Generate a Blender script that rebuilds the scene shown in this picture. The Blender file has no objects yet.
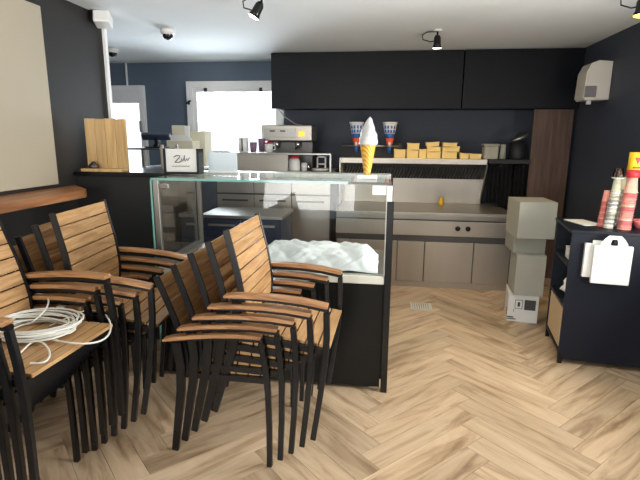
import bpy, bmesh, math, random
from mathutils import Vector, Matrix, Euler
R = math.radians
PI = math.pi
random.seed(7)
scene = bpy.context.scene
C = scene.collection

# ------------------------------------------------------------------ camera
cam_d = bpy.data.cameras.new('camera')
cam_d.sensor_width = 36.0
cam_d.lens = 27.0
cam_d.clip_start = 0.05
cam = bpy.data.objects.new('camera', cam_d)
C.objects.link(cam)
pitch, yaw, roll = R(11.9), R(7.8), R(0.45)
fwd = Vector((-math.sin(yaw) * math.cos(pitch), math.cos(yaw) * math.cos(pitch), -math.sin(pitch)))
r0 = Vector((math.cos(yaw), math.sin(yaw), 0))
u0 = r0.cross(fwd)
rt = r0 * math.cos(roll) + u0 * math.sin(roll)
up = -r0 * math.sin(roll) + u0 * math.cos(roll)
cam.matrix_world = Matrix(((rt.x, up.x, -fwd.x, 0), (rt.y, up.y, -fwd.y, 0), (rt.z, up.z, -fwd.z, 1.55), (0, 0, 0, 1)))
scene.camera = cam

# ------------------------------------------------------------------ world, daylight, exposure
w = bpy.data.worlds.new('World')
scene.world = w
w.use_nodes = True
bgn = w.node_tree.nodes['Background']
bgn.inputs[0].default_value = (0.86, 0.93, 1.0, 1)
bgn.inputs[1].default_value = 1.15


def area(name, loc, rot, sx, sy, power, col):
    l = bpy.data.lights.new(name, 'AREA')
    l.shape = 'RECTANGLE'
    l.size, l.size_y = sx, sy
    l.energy = power
    l.color = col
    o = bpy.data.objects.new(name, l)
    o.location = loc
    o.rotation_euler = rot
    C.objects.link(o)
    return o


# daylight through the open shop front behind the camera
area('shopfront_daylight', (-1.25, -2.42, 1.30), (R(112), 0, 0), 1.5, 1.9, 66, (1.0, 0.97, 0.93))
# daylight through the side window in the right wall, beside the camera
area('side_window_daylight', (2.13, 2.2, 1.55), (R(112), 0, R(90)), 1.6, 1.4, 88, (1.0, 0.97, 0.93))
# daylight through the rear window and door
area('window_daylight', (-1.96, 6.30, 1.72), (R(-90), 0, 0), 1.1, 0.85, 36, (0.86, 0.94, 1.0))
area('door_daylight', (-3.44, 6.30, 1.1), (R(-90), 0, 0), 0.36, 1.8, 18, (0.86, 0.94, 1.0))

scene.view_settings.view_transform = 'Standard'
scene.view_settings.look = 'None'
scene.view_settings.gamma = 1.0
scene.view_settings.use_curve_mapping = False
scene.view_settings.exposure = 0.88
scene.cycles.max_bounces = 10
scene.cycles.transparent_max_bounces = 16
scene.cycles.sample_clamp_indirect = 6


# ------------------------------------------------------------------ materials
def rgb(r, g, b):
    f = lambda c: (c / 255 / 12.92) if c / 255 <= 0.04045 else ((c / 255 + 0.055) / 1.055) ** 2.4
    return (f(r), f(g), f(b), 1)


def new_mat(name):
    m = bpy.data.materials.new(name)
    m.use_nodes = True
    nt = m.node_tree
    return m, nt, nt.nodes['Principled BSDF']


def mat(name, col, rough=0.5, metal=0.0, var=0.06, scale=8.0, bump=0.0, coat=0.0, stretch=(1, 1, 1), spec=0.5):
    """principled with noise-mottled colour and slight roughness variation"""
    m, nt, b = new_mat(name)
    c = rgb(*col)
    tc = nt.nodes.new('ShaderNodeTexCoord')
    mp = nt.nodes.new('ShaderNodeMapping')
    mp.inputs['Scale'].default_value = stretch
    n = nt.nodes.new('ShaderNodeTexNoise')
    n.inputs['Scale'].default_value = scale
    n.inputs['Detail'].default_value = 5
    nt.links.new(tc.outputs['Object'], mp.inputs[0])
    nt.links.new(mp.outputs[0], n.inputs['Vector'])
    mix = nt.nodes.new('ShaderNodeMix')
    mix.data_type = 'RGBA'
    mix.inputs['A'].default_value = tuple(x * (1 - var * 2) for x in c[:3]) + (1,)
    mix.inputs['B'].default_value = tuple(min(1, x * (1 + var * 2)) for x in c[:3]) + (1,)
    nt.links.new(n.outputs['Fac'], mix.inputs['Factor'])
    nt.links.new(mix.outputs['Result'], b.inputs['Base Color'])
    mr = nt.nodes.new('ShaderNodeMapRange')
    mr.inputs['To Min'].default_value = max(0.02, rough - 0.06)
    mr.inputs['To Max'].default_value = min(1, rough + 0.06)
    nt.links.new(n.outputs['Fac'], mr.inputs['Value'])
    nt.links.new(mr.outputs[0], b.inputs['Roughness'])
    b.inputs['Metallic'].default_value = metal
    b.inputs['Coat Weight'].default_value = coat
    b.inputs['Specular IOR Level'].default_value = spec
    if bump:
        bp = nt.nodes.new('ShaderNodeBump')
        bp.inputs['Strength'].default_value = bump
        bp.inputs['Distance'].default_value = 0.01
        nt.links.new(n.outputs['Fac'], bp.inputs['Height'])
        nt.links.new(bp.outputs[0], b.inputs['Normal'])
    return m


def wood(name, dark, mid, light, scale=3.0, stretch=(1, 12, 12), rough=0.45, coord='Object', rnd=0.5, bump=0.15):
    """grain running along the local x axis; per-object random tone"""
    m, nt, b = new_mat(name)
    tc = nt.nodes.new('ShaderNodeTexCoord')
    oi = nt.nodes.new('ShaderNodeObjectInfo')
    add = nt.nodes.new('ShaderNodeVectorMath')
    add.operation = 'ADD'
    sc = nt.nodes.new('ShaderNodeVectorMath')
    sc.operation = 'SCALE'
    cmb = nt.nodes.new('ShaderNodeCombineXYZ')
    for i in range(3):
        nt.links.new(oi.outputs['Random'], cmb.inputs[i])
    sc.inputs['Scale'].default_value = 37.0
    nt.links.new(cmb.outputs[0], sc.inputs[0])
    mp = nt.nodes.new('ShaderNodeMapping')
    mp.inputs['Scale'].default_value = stretch
    nt.links.new(tc.outputs[coord], mp.inputs[0])
    nt.links.new(mp.outputs[0], add.inputs[0])
    nt.links.new(sc.outputs[0], add.inputs[1])
    n = nt.nodes.new('ShaderNodeTexNoise')
    n.inputs['Scale'].default_value = scale
    n.inputs['Detail'].default_value = 7
    n.inputs['Roughness'].default_value = 0.6
    n.inputs['Distortion'].default_value = 0.6
    nt.links.new(add.outputs[0], n.inputs['Vector'])
    cr = nt.nodes.new('ShaderNodeValToRGB')
    cr.color_ramp.elements[0].position = 0.3
    cr.color_ramp.elements[0].color = rgb(*dark)
    cr.color_ramp.elements[1].position = 0.72
    cr.color_ramp.elements[1].color = rgb(*light)
    e = cr.color_ramp.elements.new(0.5)
    e.color = rgb(*mid)
    nt.links.new(n.outputs['Fac'], cr.inputs[0])
    hsv = nt.nodes.new('ShaderNodeHueSaturation')
    mr = nt.nodes.new('ShaderNodeMapRange')
    mr.inputs['To Min'].default_value = 1 - rnd * 0.35
    mr.inputs['To Max'].default_value = 1 + rnd * 0.25
    nt.links.new(oi.outputs['Random'], mr.inputs['Value'])
    nt.links.new(mr.outputs[0], hsv.inputs['Value'])
    nt.links.new(cr.outputs[0], hsv.inputs['Color'])
    nt.links.new(hsv.outputs[0], b.inputs['Base Color'])
    b.inputs['Roughness'].default_value = rough
    if bump:
        bp = nt.nodes.new('ShaderNodeBump')
        bp.inputs['Strength'].default_value = bump
        bp.inputs['Distance'].default_value = 0.002
        nt.links.new(n.outputs['Fac'], bp.inputs['Height'])
        nt.links.new(bp.outputs[0], b.inputs['Normal'])
    return m


def glass(name, tint=(0.93, 0.97, 0.96), refl=1.0):
    m = bpy.data.materials.new(name)
    m.use_nodes = True
    nt = m.node_tree
    nt.nodes.clear()
    out = nt.nodes.new('ShaderNodeOutputMaterial')
    tr = nt.nodes.new('ShaderNodeBsdfTransparent')
    tr.inputs[0].default_value = (*tint, 1)
    gl = nt.nodes.new('ShaderNodeBsdfGlossy')
    gl.inputs['Roughness'].default_value = 0.02
    fr = nt.nodes.new('ShaderNodeFresnel')
    fr.inputs['IOR'].default_value = 1.5
    mu = nt.nodes.new('ShaderNodeMath')
    mu.operation = 'MULTIPLY'
    mu.inputs[1].default_value = refl
    mx = nt.nodes.new('ShaderNodeMixShader')
    nt.links.new(fr.outputs[0], mu.inputs[0])
    nt.links.new(mu.outputs[0], mx.inputs[0])
    nt.links.new(tr.outputs[0], mx.inputs[1])
    nt.links.new(gl.outputs[0], mx.inputs[2])
    nt.links.new(mx.outputs[0], out.inputs[0])
    return m


def emit(name, col, s):
    m, nt, b = new_mat(name)
    b.inputs['Base Color'].default_value = rgb(*col)
    b.inputs['Emission Color'].default_value = rgb(*col)
    b.inputs['Emission Strength'].default_value = s
    return m


M = dict(
    ceiling=mat('ceiling_paint', (232, 237, 237), 0.9, var=0.02, scale=3),
    pale_wall=mat('pale_wall_paint', (224, 220, 212), 0.8, var=0.02),
    wall_dark=mat('dark_wall_paint', (34, 32, 29), 0.6, var=0.06, scale=2.5, bump=0.03),
    wall_slate=mat('slate_blue_paint', (96, 110, 126), 0.7, var=0.05, scale=2.5),
    wall_navy=mat('navy_black_paint', (62, 68, 80), 0.6, var=0.07, scale=2.0, bump=0.03),
    white_trim=mat('white_frame_paint', (242, 242, 240), 0.4, var=0.02),
    panel=mat('beige_panel', (172, 163, 143), 0.55, var=0.02, scale=2),
    cab_black=mat('black_cabinet_laminate', (14, 18, 23), 0.45, var=0.10, scale=2.2, spec=0.22),
    brown_panel=wood('brown_wood_panel', (70, 52, 42), (92, 71, 58), (108, 84, 70), 2.0, (12, 12, 1), 0.6, rnd=0.0),
    gap=mat('dark_gap', (20, 18, 16), 0.9),
    floor_base=mat('floor_base_wood', (110, 84, 58), 0.7),
    plank=wood('oak_plank', (136, 108, 80), (194, 168, 136), (212, 190, 160), 1.9, (1, 7, 4), 0.42, rnd=0.5, bump=0.08),
    slat=wood('teak_slat', (146, 108, 68), (178, 138, 92), (200, 164, 118), 4.0, (14, 1.2, 14), 0.42, rnd=0.25),
    arm=wood('teak_armrest', (128, 86, 54), (168, 122, 80), (194, 150, 106), 4.0, (1.2, 14, 14), 0.38, rnd=0.3),
    ledge=wood('ledge_wood', (128, 82, 50), (160, 108, 70), (184, 132, 90), 2.5, (10, 1, 10), 0.45, rnd=0.1),
    pine=wood('pine_board', (186, 148, 96), (208, 172, 118), (222, 190, 138), 2.5, (12, 12, 1), 0.55, rnd=0.3),
    black=mat('black_powder_coat', (17, 18, 20), 0.30, 0.2, var=0.05, scale=30),
    black_matte=mat('matte_black', (26, 27, 28), 0.6, var=0.05),
    black_cloth=mat('black_cloth', (24, 24, 26), 0.95, bump=0.3, scale=40),
    case_black=mat('case_black_panel', (12, 15, 13), 0.35, var=0.05, spec=0.3),
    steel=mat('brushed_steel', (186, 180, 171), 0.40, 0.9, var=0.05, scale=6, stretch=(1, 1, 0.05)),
    steel_dark=mat('dark_steel', (98, 97, 96), 0.42, 0.9, var=0.08, scale=5),  # even darker grey steel for bodies, boards and handles
    steel_bright=mat('satin_steel_edge', (164, 163, 158), 0.36, 0.9, var=0.03),
    alu=mat('case_frame_white', (214, 218, 212), 0.35, 0.2, var=0.03),
    sill=mat('case_sill_cream', (214, 214, 200), 0.35, 0.0, var=0.03),
    edge_glass=mat('green_glass_edge', (120, 176, 166), 0.1, 0.0, var=0.05),
    chrome=mat('chrome', (220, 220, 220), 0.1, 1.0, var=0.02),
    white_plastic=mat('white_plastic', (226, 226, 222), 0.35, var=0.02),
    grey_plastic=mat('grey_plastic', (150, 148, 146), 0.4, var=0.03),
    dispenser=mat('ivory_plastic', (216, 210, 198), 0.35, var=0.02),
    window_grey=mat('smoky_window_plastic', (128, 124, 124), 0.2, var=0.05),
    carton=mat('grey_white_cardboard', (160, 160, 149), 0.85, var=0.04, scale=4),
    carton_side=mat('grey_cardboard', (146, 146, 136), 0.85, var=0.04, scale=4),
    carton_white=mat('white_cardboard', (214, 214, 212), 0.8, var=0.03),
    cream_card=mat('cream_cardboard', (206, 200, 176), 0.85, var=0.04),
    print_dark=mat('dark_print', (66, 66, 64), 0.8, var=0.2, scale=60),
    paper=mat('white_paper', (222, 222, 218), 0.8, var=0.02),
    cloth_white=mat('white_sheet', (240, 243, 242), 0.7, var=0.03, scale=12, bump=0.35),
    cane=mat('beige_cane', (196, 172, 136), 0.8, var=0.12, scale=60, bump=0.4),
    navy_board=mat('navy_laminate', (16, 22, 34), 0.45, var=0.08, scale=3, spec=0.3),
    yellow_card=mat('yellow_paper_tray', (236, 208, 140), 0.75, var=0.05, scale=10),
    white_ice=mat('glossy_white_swirl', (190, 191, 190), 0.4, var=0.02, coat=0.5),
    cup_white=mat('cup_white', (222, 222, 220), 0.4),
    blue_print=mat('blue_print', (40, 96, 170), 0.5),
    orange_print=mat('orange_red_print', (226, 86, 50), 0.5),
    red_print=mat('red_print', (196, 44, 48), 0.5),
    yellow_print=mat('yellow_print', (240, 196, 40), 0.45),
    pink_pale=mat('pale_pink_cup', (234, 190, 170), 0.5, var=0.1, scale=40),
    pink_cup=mat('pink_cup', (226, 150, 140), 0.5, var=0.12, scale=40),
    pink_cup2=mat('rosy_cup', (206, 112, 114), 0.5, var=0.12, scale=40),
    green_cup=mat('pale_green_cup', (192, 190, 168), 0.5, var=0.14, scale=40),
    purple_cup=mat('purple_brown_cup', (126, 98, 116), 0.5),
    blue_device=mat('dark_blue_device', (40, 48, 66), 0.4),
    pale_blue=mat('pale_blue_panel', (204, 216, 222), 0.25, var=0.05),
    jar_glass=glass('clear_jar', (0.9, 0.92, 0.92)),
    glass=glass('display_glass', (0.975, 0.99, 0.985), 0.5),
    window_glass=glass('window_glass', (0.97, 0.98, 1.0)),
    lamp_glow=emit('lamp_glow', (255, 246, 220), 9),
    lamp_yellow=emit('warm_lamp_glow', (255, 214, 70), 4),
    orange_light=emit('orange_display', (255, 140, 40), 1.6),
    cable=mat('white_cable', (220, 220, 210), 0.4, var=0.02),
    lens=mat('dark_lens', (18, 18, 22), 0.08, coat=0.5),
    rubber=mat('rubber', (24, 24, 24), 0.8),
)


def waffle():
    m, nt, b = new_mat('waffle_cone')
    tc = nt.nodes.new('ShaderNodeTexCoord')
    wv = nt.nodes.new('ShaderNodeTexWave')
    wv.inputs['Scale'].default_value = 28
    wv.bands_direction = 'DIAGONAL'
    wv.inputs['Distortion'].default_value = 1.0
    nt.links.new(tc.outputs['Object'], wv.inputs['Vector'])
    cr = nt.nodes.new('ShaderNodeValToRGB')
    cr.color_ramp.elements[0].color = rgb(204, 148, 48)
    cr.color_ramp.elements[1].color = rgb(236, 190, 88)
    nt.links.new(wv.outputs['Fac'], cr.inputs[0])
    nt.links.new(cr.outputs[0], b.inputs['Base Color'])
    bp = nt.nodes.new('ShaderNodeBump')
    bp.inputs['Strength'].default_value = 0.5
    bp.inputs['Distance'].default_value = 0.004
    nt.links.new(wv.outputs['Fac'], bp.inputs['Height'])
    nt.links.new(bp.outputs[0], b.inputs['Normal'])
    b.inputs['Roughness'].default_value = 0.45
    return m


M['waffle'] = waffle()


# ------------------------------------------------------------------ mesh helpers
def bx(bm, x0, x1, y0, y1, z0, z1, bev=0.0, mtx=None):
    vs = [bm.verts.new((x, y, z)) for z in (z0, z1) for y in (y0, y1) for x in (x0, x1)]
    idx = [(0, 2, 3, 1), (4, 5, 7, 6), (0, 1, 5, 4), (2, 6, 7, 3), (0, 4, 6, 2), (1, 3, 7, 5)]
    fs = [bm.faces.new([vs[i] for i in f]) for f in idx]
    if bev:
        es = list({e for f in fs for e in f.edges})
        r = bmesh.ops.bevel(bm, geom=es, offset=bev, segments=2, affect='EDGES', profile=0.5)
        vs = list({v for f in r['faces'] for v in f.verts} | {v for v in vs if v.is_valid})
    if mtx is not None:
        bmesh.ops.transform(bm, matrix=mtx, verts=[v for v in vs if v.is_valid])
    return vs


def box(x0, x1, y0, y1, z0, z1, bev=0.0):
    bm = bmesh.new()
    bx(bm, x0, x1, y0, y1, z0, z1, bev)
    return bm


def sweep(bm, pts, wa, wb, side=(0, 1, 0)):
    """rectangular bar along pts; wb = width along `side`, wa = width across"""
    pts = [Vector(p) for p in pts]
    side = Vector(side)
    rings = []
    for i, p in enumerate(pts):
        t = (pts[min(i + 1, len(pts) - 1)] - pts[max(i - 1, 0)]).normalized()
        s = (side - t * side.dot(t)).normalized()
        a = t.cross(s).normalized()
        wai = wa[i] if isinstance(wa, (list, tuple)) else wa
        rings.append([bm.verts.new(p + a * (dx * wai / 2) + s * (dy * wb / 2)) for dx, dy in ((-1, -1), (1, -1), (1, 1), (-1, 1))])
    for r1, r2 in zip(rings, rings[1:]):
        for k in range(4):
            bm.faces.new((r1[k], r1[(k + 1) % 4], r2[(k + 1) % 4], r2[k]))
    bm.faces.new(rings[0][::-1])
    bm.faces.new(rings[-1])
    return bm


def tube(bm, pts, r, n=8, cap=True):
    pts = [Vector(p) for p in pts]
    rings = []
    prev = None
    for i, p in enumerate(pts):
        t = (pts[min(i + 1, len(pts) - 1)] - pts[max(i - 1, 0)])
        t = t.normalized() if t.length > 1e-9 else Vector((0, 0, 1))
        if prev is None:
            prev = Vector((0, 0, 1)) if abs(t.z) < 0.9 else Vector((1, 0, 0))
        a = (prev - t * prev.dot(t))
        a = a.normalized() if a.length > 1e-6 else t.orthogonal().normalized()
        prev = a
        b = t.cross(a)
        ri = r[i] if isinstance(r, (list, tuple)) else r
        rings.append([bm.verts.new(p + (a * math.cos(2 * PI * k / n) + b * math.sin(2 * PI * k / n)) * ri) for k in range(n)])
    for r1, r2 in zip(rings, rings[1:]):
        for k in range(n):
            f = bm.faces.new((r1[k], r1[(k + 1) % n], r2[(k + 1) % n], r2[k]))
            f.smooth = True
    if cap:
        bm.faces.new(rings[0][::-1])
        bm.faces.new(rings[-1])
    return bm


def lathe(bm, prof, n=24, c=(0, 0, 0), smooth=True, closed=False):
    rings = []
    for r, z in prof:
        if r < 1e-6:
            rings.append([bm.verts.new((c[0], c[1], c[2] + z))])
        else:
            rings.append([bm.verts.new((c[0] + r * math.cos(2 * PI * k / n), c[1] + r * math.sin(2 * PI * k / n), c[2] + z)) for k in range(n)])
    for r1, r2 in zip(rings, rings[1:]):
        for k in range(n):
            q = []
            for v in (r1[k % len(r1)], r1[(k + 1) % len(r1)], r2[(k + 1) % len(r2)], r2[k % len(r2)]):
                if v not in q:
                    q.append(v)
            if len(q) >= 3:
                f = bm.faces.new(q)
                f.smooth = smooth
    return bm


def prism(bm, poly, axis, a0, a1):
    """poly 2-D outline extruded along axis ('x','y','z') from a0 to a1"""
    def P(u, v, a):
        return {'x': (a, u, v), 'y': (u, a, v), 'z': (u, v, a)}[axis]
    lo = [bm.verts.new(P(u, v, a0)) for u, v in poly]
    hi = [bm.verts.new(P(u, v, a1)) for u, v in poly]
    n = len(poly)
    for k in range(n):
        bm.faces.new((lo[k], lo[(k + 1) % n], hi[(k + 1) % n], hi[k]))
    bm.faces.new(lo[::-1])
    bm.faces.new(hi)
    return bm


def obj(name, bm, m, parent=None, keep=False):
    bmesh.ops.recalc_face_normals(bm, faces=bm.faces)
    me = bpy.data.meshes.new(name)
    bm.to_mesh(me)
    bm.free()
    me.materials.append(M[m] if isinstance(m, str) else m)
    o = bpy.data.objects.new(name, me)
    C.objects.link(o)
    if parent is not None:
        o.parent = parent
        if not keep:   # geometry was written in world coordinates: bring it into the parent's frame
            me.transform((WM[parent.name]).inverted())
            WM[o.name] = WM[parent.name]
        else:
            WM[o.name] = WM[parent.name]
    else:
        WM[o.name] = Matrix.Identity(4)
    return o


WM = {}


def thing(name, label, cat, loc=(0, 0, 0), rot=(0, 0, 0), group=None):
    o = bpy.data.objects.new(name, None)
    C.objects.link(o)
    o.empty_display_size = 0.1
    o.location = loc
    o.rotation_euler = rot
    o['label'] = label
    o['category'] = cat
    if group:
        o['group'] = group
    WM[o.name] = Matrix.Translation(Vector(loc)) @ Euler(rot).to_matrix().to_4x4()
    return o


def solo(name, bm, m, label, cat, loc=None, group=None):
    """a thing that is one mesh; its origin is moved to loc"""
    o = obj(name, bm, m)
    if loc is not None:
        o.data.transform(Matrix.Translation(-Vector(loc)))
        o.location = loc
        WM[o.name] = Matrix.Translation(Vector(loc))
    o['label'] = label
    o['category'] = cat
    if group:
        o['group'] = group
    return o


def struct(name, bm, m, parent=None):
    o = obj(name, bm, m, parent)
    if parent is None:
        o['kind'] = 'structure'
    return o


def dup(root, loc, rot, label, group=None):
    r = root.copy()
    C.objects.link(r)
    r.location = loc
    r.rotation_euler = rot
    r['label'] = label
    if group:
        r['group'] = group
    WM[r.name] = Matrix.Translation(Vector(loc)) @ Euler(rot).to_matrix().to_4x4()
    for ch in [c for c in root.children]:
        c2 = ch.copy()
        C.objects.link(c2)
        c2.parent = r
        for g in ch.children:
            g2 = g.copy()
            C.objects.link(g2)
            g2.parent = c2
    return r


# ------------------------------------------------------------------ room shell
XL, XR, XF, YB, YE, YF, H = -2.3, 2.0, -4.2, 6.2, 3.83, -2.5, 2.5
bm = bmesh.new()
bx(bm, XF, XR, YF, YB, -0.12, -0.006)
floor = struct('floor', bm, 'floor_base')

# herringbone planks, 45 degrees to the walls
Wp, Lp = 0.139, 0.757
ox, oy = 0.02, 2.05


def clip(poly, x0, x1, y0, y1):
    for ax, lim, sgn in ((0, x0, 1), (0, x1, -1), (1, y0, 1), (1, y1, -1)):
        out = []
        for i in range(len(poly)):
            a, b = poly[i], poly[(i + 1) % len(poly)]
            ia, ib = sgn * (a[ax] - lim) >= 0, sgn * (b[ax] - lim) >= 0
            if ia:
                out.append(a)
            if ia != ib:
                t = (lim - a[ax]) / (b[ax] - a[ax])
                out.append((a[0] + t * (b[0] - a[0]), a[1] + t * (b[1] - a[1])))
        poly = out
        if len(poly) < 3:
            return []
    return poly


q = math.sqrt(0.5)
g_ = 0.0011
shared = {}
def plank(kind, X0, Y0):
    # corners in the (u,v) frame; u at 45 deg, v at 135 deg
    if kind == 'H':
        rect = [(g_, g_), (Lp - g_, g_), (Lp - g_, Wp - g_), (g_, Wp - g_)]
    else:
        rect = [(Lp + g_, Wp - Lp + g_), (Lp + Wp - g_, Wp - Lp + g_), (Lp + Wp - g_, Wp - g_), (Lp + g_, Wp - g_)]
    wpoly = [(X0 + (u - v) * q, Y0 + (u + v) * q) for u, v in rect]
    cx = sum(p[0] for p in wpoly) / 4
    cy = sum(p[1] for p in wpoly) / 4
    cl = clip(wpoly, XL + 0.004 if cy < YE else XF, XR - 0.004, 1.0, YB - 0.004)
    if len(cl) < 3:
        return False
    ar = abs(sum(cl[i][0] * cl[(i + 1) % len(cl)][1] - cl[(i + 1) % len(cl)][0] * cl[i][1] for i in range(len(cl)))) / 2
    if ar < 0.0015:
        return False
    if cx < XL - 0.2 and cy < YE:
        return False
    ang = PI / 4 if kind == 'H' else -PI / 4
    full = abs(ar - (Lp - 2 * g_) * (Wp - 2 * g_)) < 1e-5
    key = kind
    if full and key in shared:
        me = shared[key]
    else:
        ca, sa = math.cos(-ang), math.sin(-ang)
        loc = [((x - cx) * ca - (y - cy) * sa, (x - cx) * sa + (y - cy) * ca) for x, y in cl]
        b2 = bmesh.new()
        top = [b2.verts.new((x, y, 0)) for x, y in loc]
        bot = [b2.verts.new((x, y, -0.006)) for x, y in loc]
        b2.faces.new(top)
        n = len(loc)
        for i in range(n):
            b2.faces.new((top[i], bot[i], bot[(i + 1) % n], top[(i + 1) % n]))
        bmesh.ops.recalc_face_normals(b2, faces=b2.faces)
        me = bpy.data.meshes.new('floor_plank')
        b2.to_mesh(me)
        b2.free()
        me.materials.append(M['plank'])
        if full:
            shared[key] = me
    o = bpy.data.objects.new('floor_plank', me)
    C.objects.link(o)
    o.parent = floor
    o.location = (cx, cy, 0)
    o.rotation_euler = (0, 0, ang)
    return True


np_ = 0
for a in range(-3, 4):
    for k in range(-40, 60):
        X0 = ox + a * Lp * math.sqrt(2)
        Y0 = oy + k * Wp * math.sqrt(2)
        for kind in 'HV':
            np_ += plank(kind, X0, Y0)
print('planks', np_)

bm = bmesh.new()
bx(bm, XF, XR, YF, YB, H, H + 0.12)
struct('ceiling', bm, 'ceiling')
# left wall with its end face
bm = bmesh.new()
bx(bm, XL - 0.14, XL, YF, YE, -0.12, H)
bx(bm, XF, XL - 0.14, YE - 0.14, YE, -0.12, H)
struct('wall_left', bm, 'wall_dark')
struct('wall_left_far', box(XF - 0.12, XF, YE - 0.14, YB + 0.12, -0.12, H), 'wall_slate')
bm = bmesh.new()
for ya, yb, za, zb in ((YF, 1.34, -0.12, H), (3.02, YB + 0.12, -0.12, H), (1.34, 3.02, -0.12, 0.8), (1.34, 3.02, 2.38, H)):
    bx(bm, XR, XR + 0.12, ya, yb, za, zb)
struct('wall_right', bm, 'wall_navy')
sw = bmesh.new()
for ya, yb, za, zb in ((1.34, 1.40, 0.8, 2.38), (2.96, 3.02, 0.8, 2.38), (1.40, 2.96, 0.8, 0.86), (1.40, 2.96, 2.32, 2.38), (2.15, 2.21, 0.86, 2.32)):
    bx(sw, XR + 0.02, XR + 0.09, ya, yb, za, zb)
w2 = struct('window_2', sw, 'white_trim')
obj('pane', box(XR + 0.05, XR + 0.056, 1.40, 2.17, 0.86, 2.32), 'window_glass', w2)
obj('pane', box(XR + 0.05, XR + 0.056, 2.19, 2.96, 0.86, 2.32), 'window_glass', w2)
# back wall with window and door openings
wx0, wx1, wz0, wz1 = -2.60, -1.32, 1.25, 2.26
dx0, dx1, dz1 = -3.70, -3.185, 2.215
bm = bmesh.new()
y0, y1 = YB, YB + 0.12
for x0, x1, z0, z1 in ((XF, dx0, -0.12, H), (dx0, dx1, dz1, H), (dx1, wx0, -0.12, H), (wx0, wx1, wz1, H), (wx0, wx1, -0.12, wz0), (wx1, -1.3, -0.12, H)):
    bx(bm, x0, x1, y0, y1, z0, z1)
struct('wall_back', bm, 'wall_slate')
struct('wall_back_kitchen', box(-1.3, XR, y0 - 0.02, y1, -0.12, H), 'wall_navy')
# shop front behind the camera: unseen pale wall added for bounce light, glazed opening
bm = bmesh.new()
for x0, x1, z0, z1 in ((XF, -2.1, -0.12, H), (-0.45, XR, -0.12, H), (-2.1, -0.45, 2.35, H), (-2.1, -0.45, -0.12, 0.2)):
    bx(bm, x0, x1, YF - 0.12, YF, z0, z1)
struct('wall_front', bm, 'pale_wall')
# white corner bead at the end of the left wall
struct('trim_1', box(XL - 0.004, XL + 0.022, YE - 0.006, YE + 0.03, 0, H), 'white_trim')


def frame(x0, x1, z0, z1, wd, ya, yb, bottom=True):
    bm = bmesh.new()
    bx(bm, x0, x0 + wd, ya, yb, z0, z1, 0.004)
    bx(bm, x1 - wd, x1, ya, yb, z0, z1, 0.004)
    bx(bm, x0 + wd, x1 - wd, ya, yb, z1 - wd, z1, 0.004)
    if bottom:
        bx(bm, x0 + wd, x1 - wd, ya, yb, z0, z0 + wd, 0.004)
    return bm


win = struct('window_1', frame(wx0, wx1, wz0, wz1, 0.085, 6.15, 6.26), 'white_trim')
obj('sash', frame(wx0 + 0.085, wx1 - 0.06, wz0 + 0.085, wz1 - 0.085, 0.05, 6.165, 6.225), 'white_trim', win)
obj('pane', box(wx0 + 0.13, wx1 - 0.1, 6.195, 6.205, wz0 + 0.12, wz1 - 0.12), 'window_glass', win)
for x in (-2.335, -1.61):
    obj('latch', box(x - 0.02, x + 0.02, 6.132, 6.15, 2.125, 2.175, 0.004), 'grey_plastic' if False else 'black', win)
bm = bmesh.new()
tube(bm, [(-2.60, 6.13, 1.98), (-2.535, 6.13, 2.02)], 0.011)
bx(bm, -2.575, -2.555, 6.13, 6.15, 1.97, 2.02)
obj('window_handle', bm, 'black', win)
door = struct('door_1', frame(dx0, dx1, 0, dz1, 0.07, 6.14, 6.26, False), 'white_trim')
obj('transom', box(dx0 + 0.07, dx1 - 0.07, 6.15, 6.22, 1.99, 2.145, 0.004), 'white_trim', door)
obj('door_rail', box(dx0 + 0.07, dx1 - 0.07, 6.16, 6.22, 0.01, 0.3, 0.004), 'white_trim', door)
obj('pane', box(dx0 + 0.07, dx1 - 0.07, 6.185, 6.195, 0.3, 1.99), 'window_glass', door)
obj('door_handle', box(dx1 - 0.06, dx1 - 0.035, 6.09, 6.14, 1.62, 1.76, 0.005), 'grey_plastic', door)
solo('cable_conduit', box(-3.432, -3.414, 6.18, 6.199, 2.215, 2.5), 'white_trim', 'thin white cable conduit running up from the rear door frame to the ceiling', 'conduit', (-3.42, 6.19, 2.215))

# beige board on the left wall and the wooden ledge below it
solo('wall_board', box(XL + 0.001, XL + 0.02, 0.2, 3.1, 1.225, 2.385, 0.004), 'panel', 'large plain beige board fixed high on the dark left wall', 'board', (XL, 1.6, 1.225))
bm = bmesh.new()
prism(bm, [(XL + 0.002, -0.5), (-2.01, -0.5), (-2.01, 2.98), (-2.05, 3.06), (XL + 0.002, 3.3)], 'z', 1.15, 1.2)
solo('wall_ledge', bm, 'ledge', 'long brown wooden ledge shelf along the left wall under the beige board', 'shelf', (XL, 1.4, 1.15))


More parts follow.
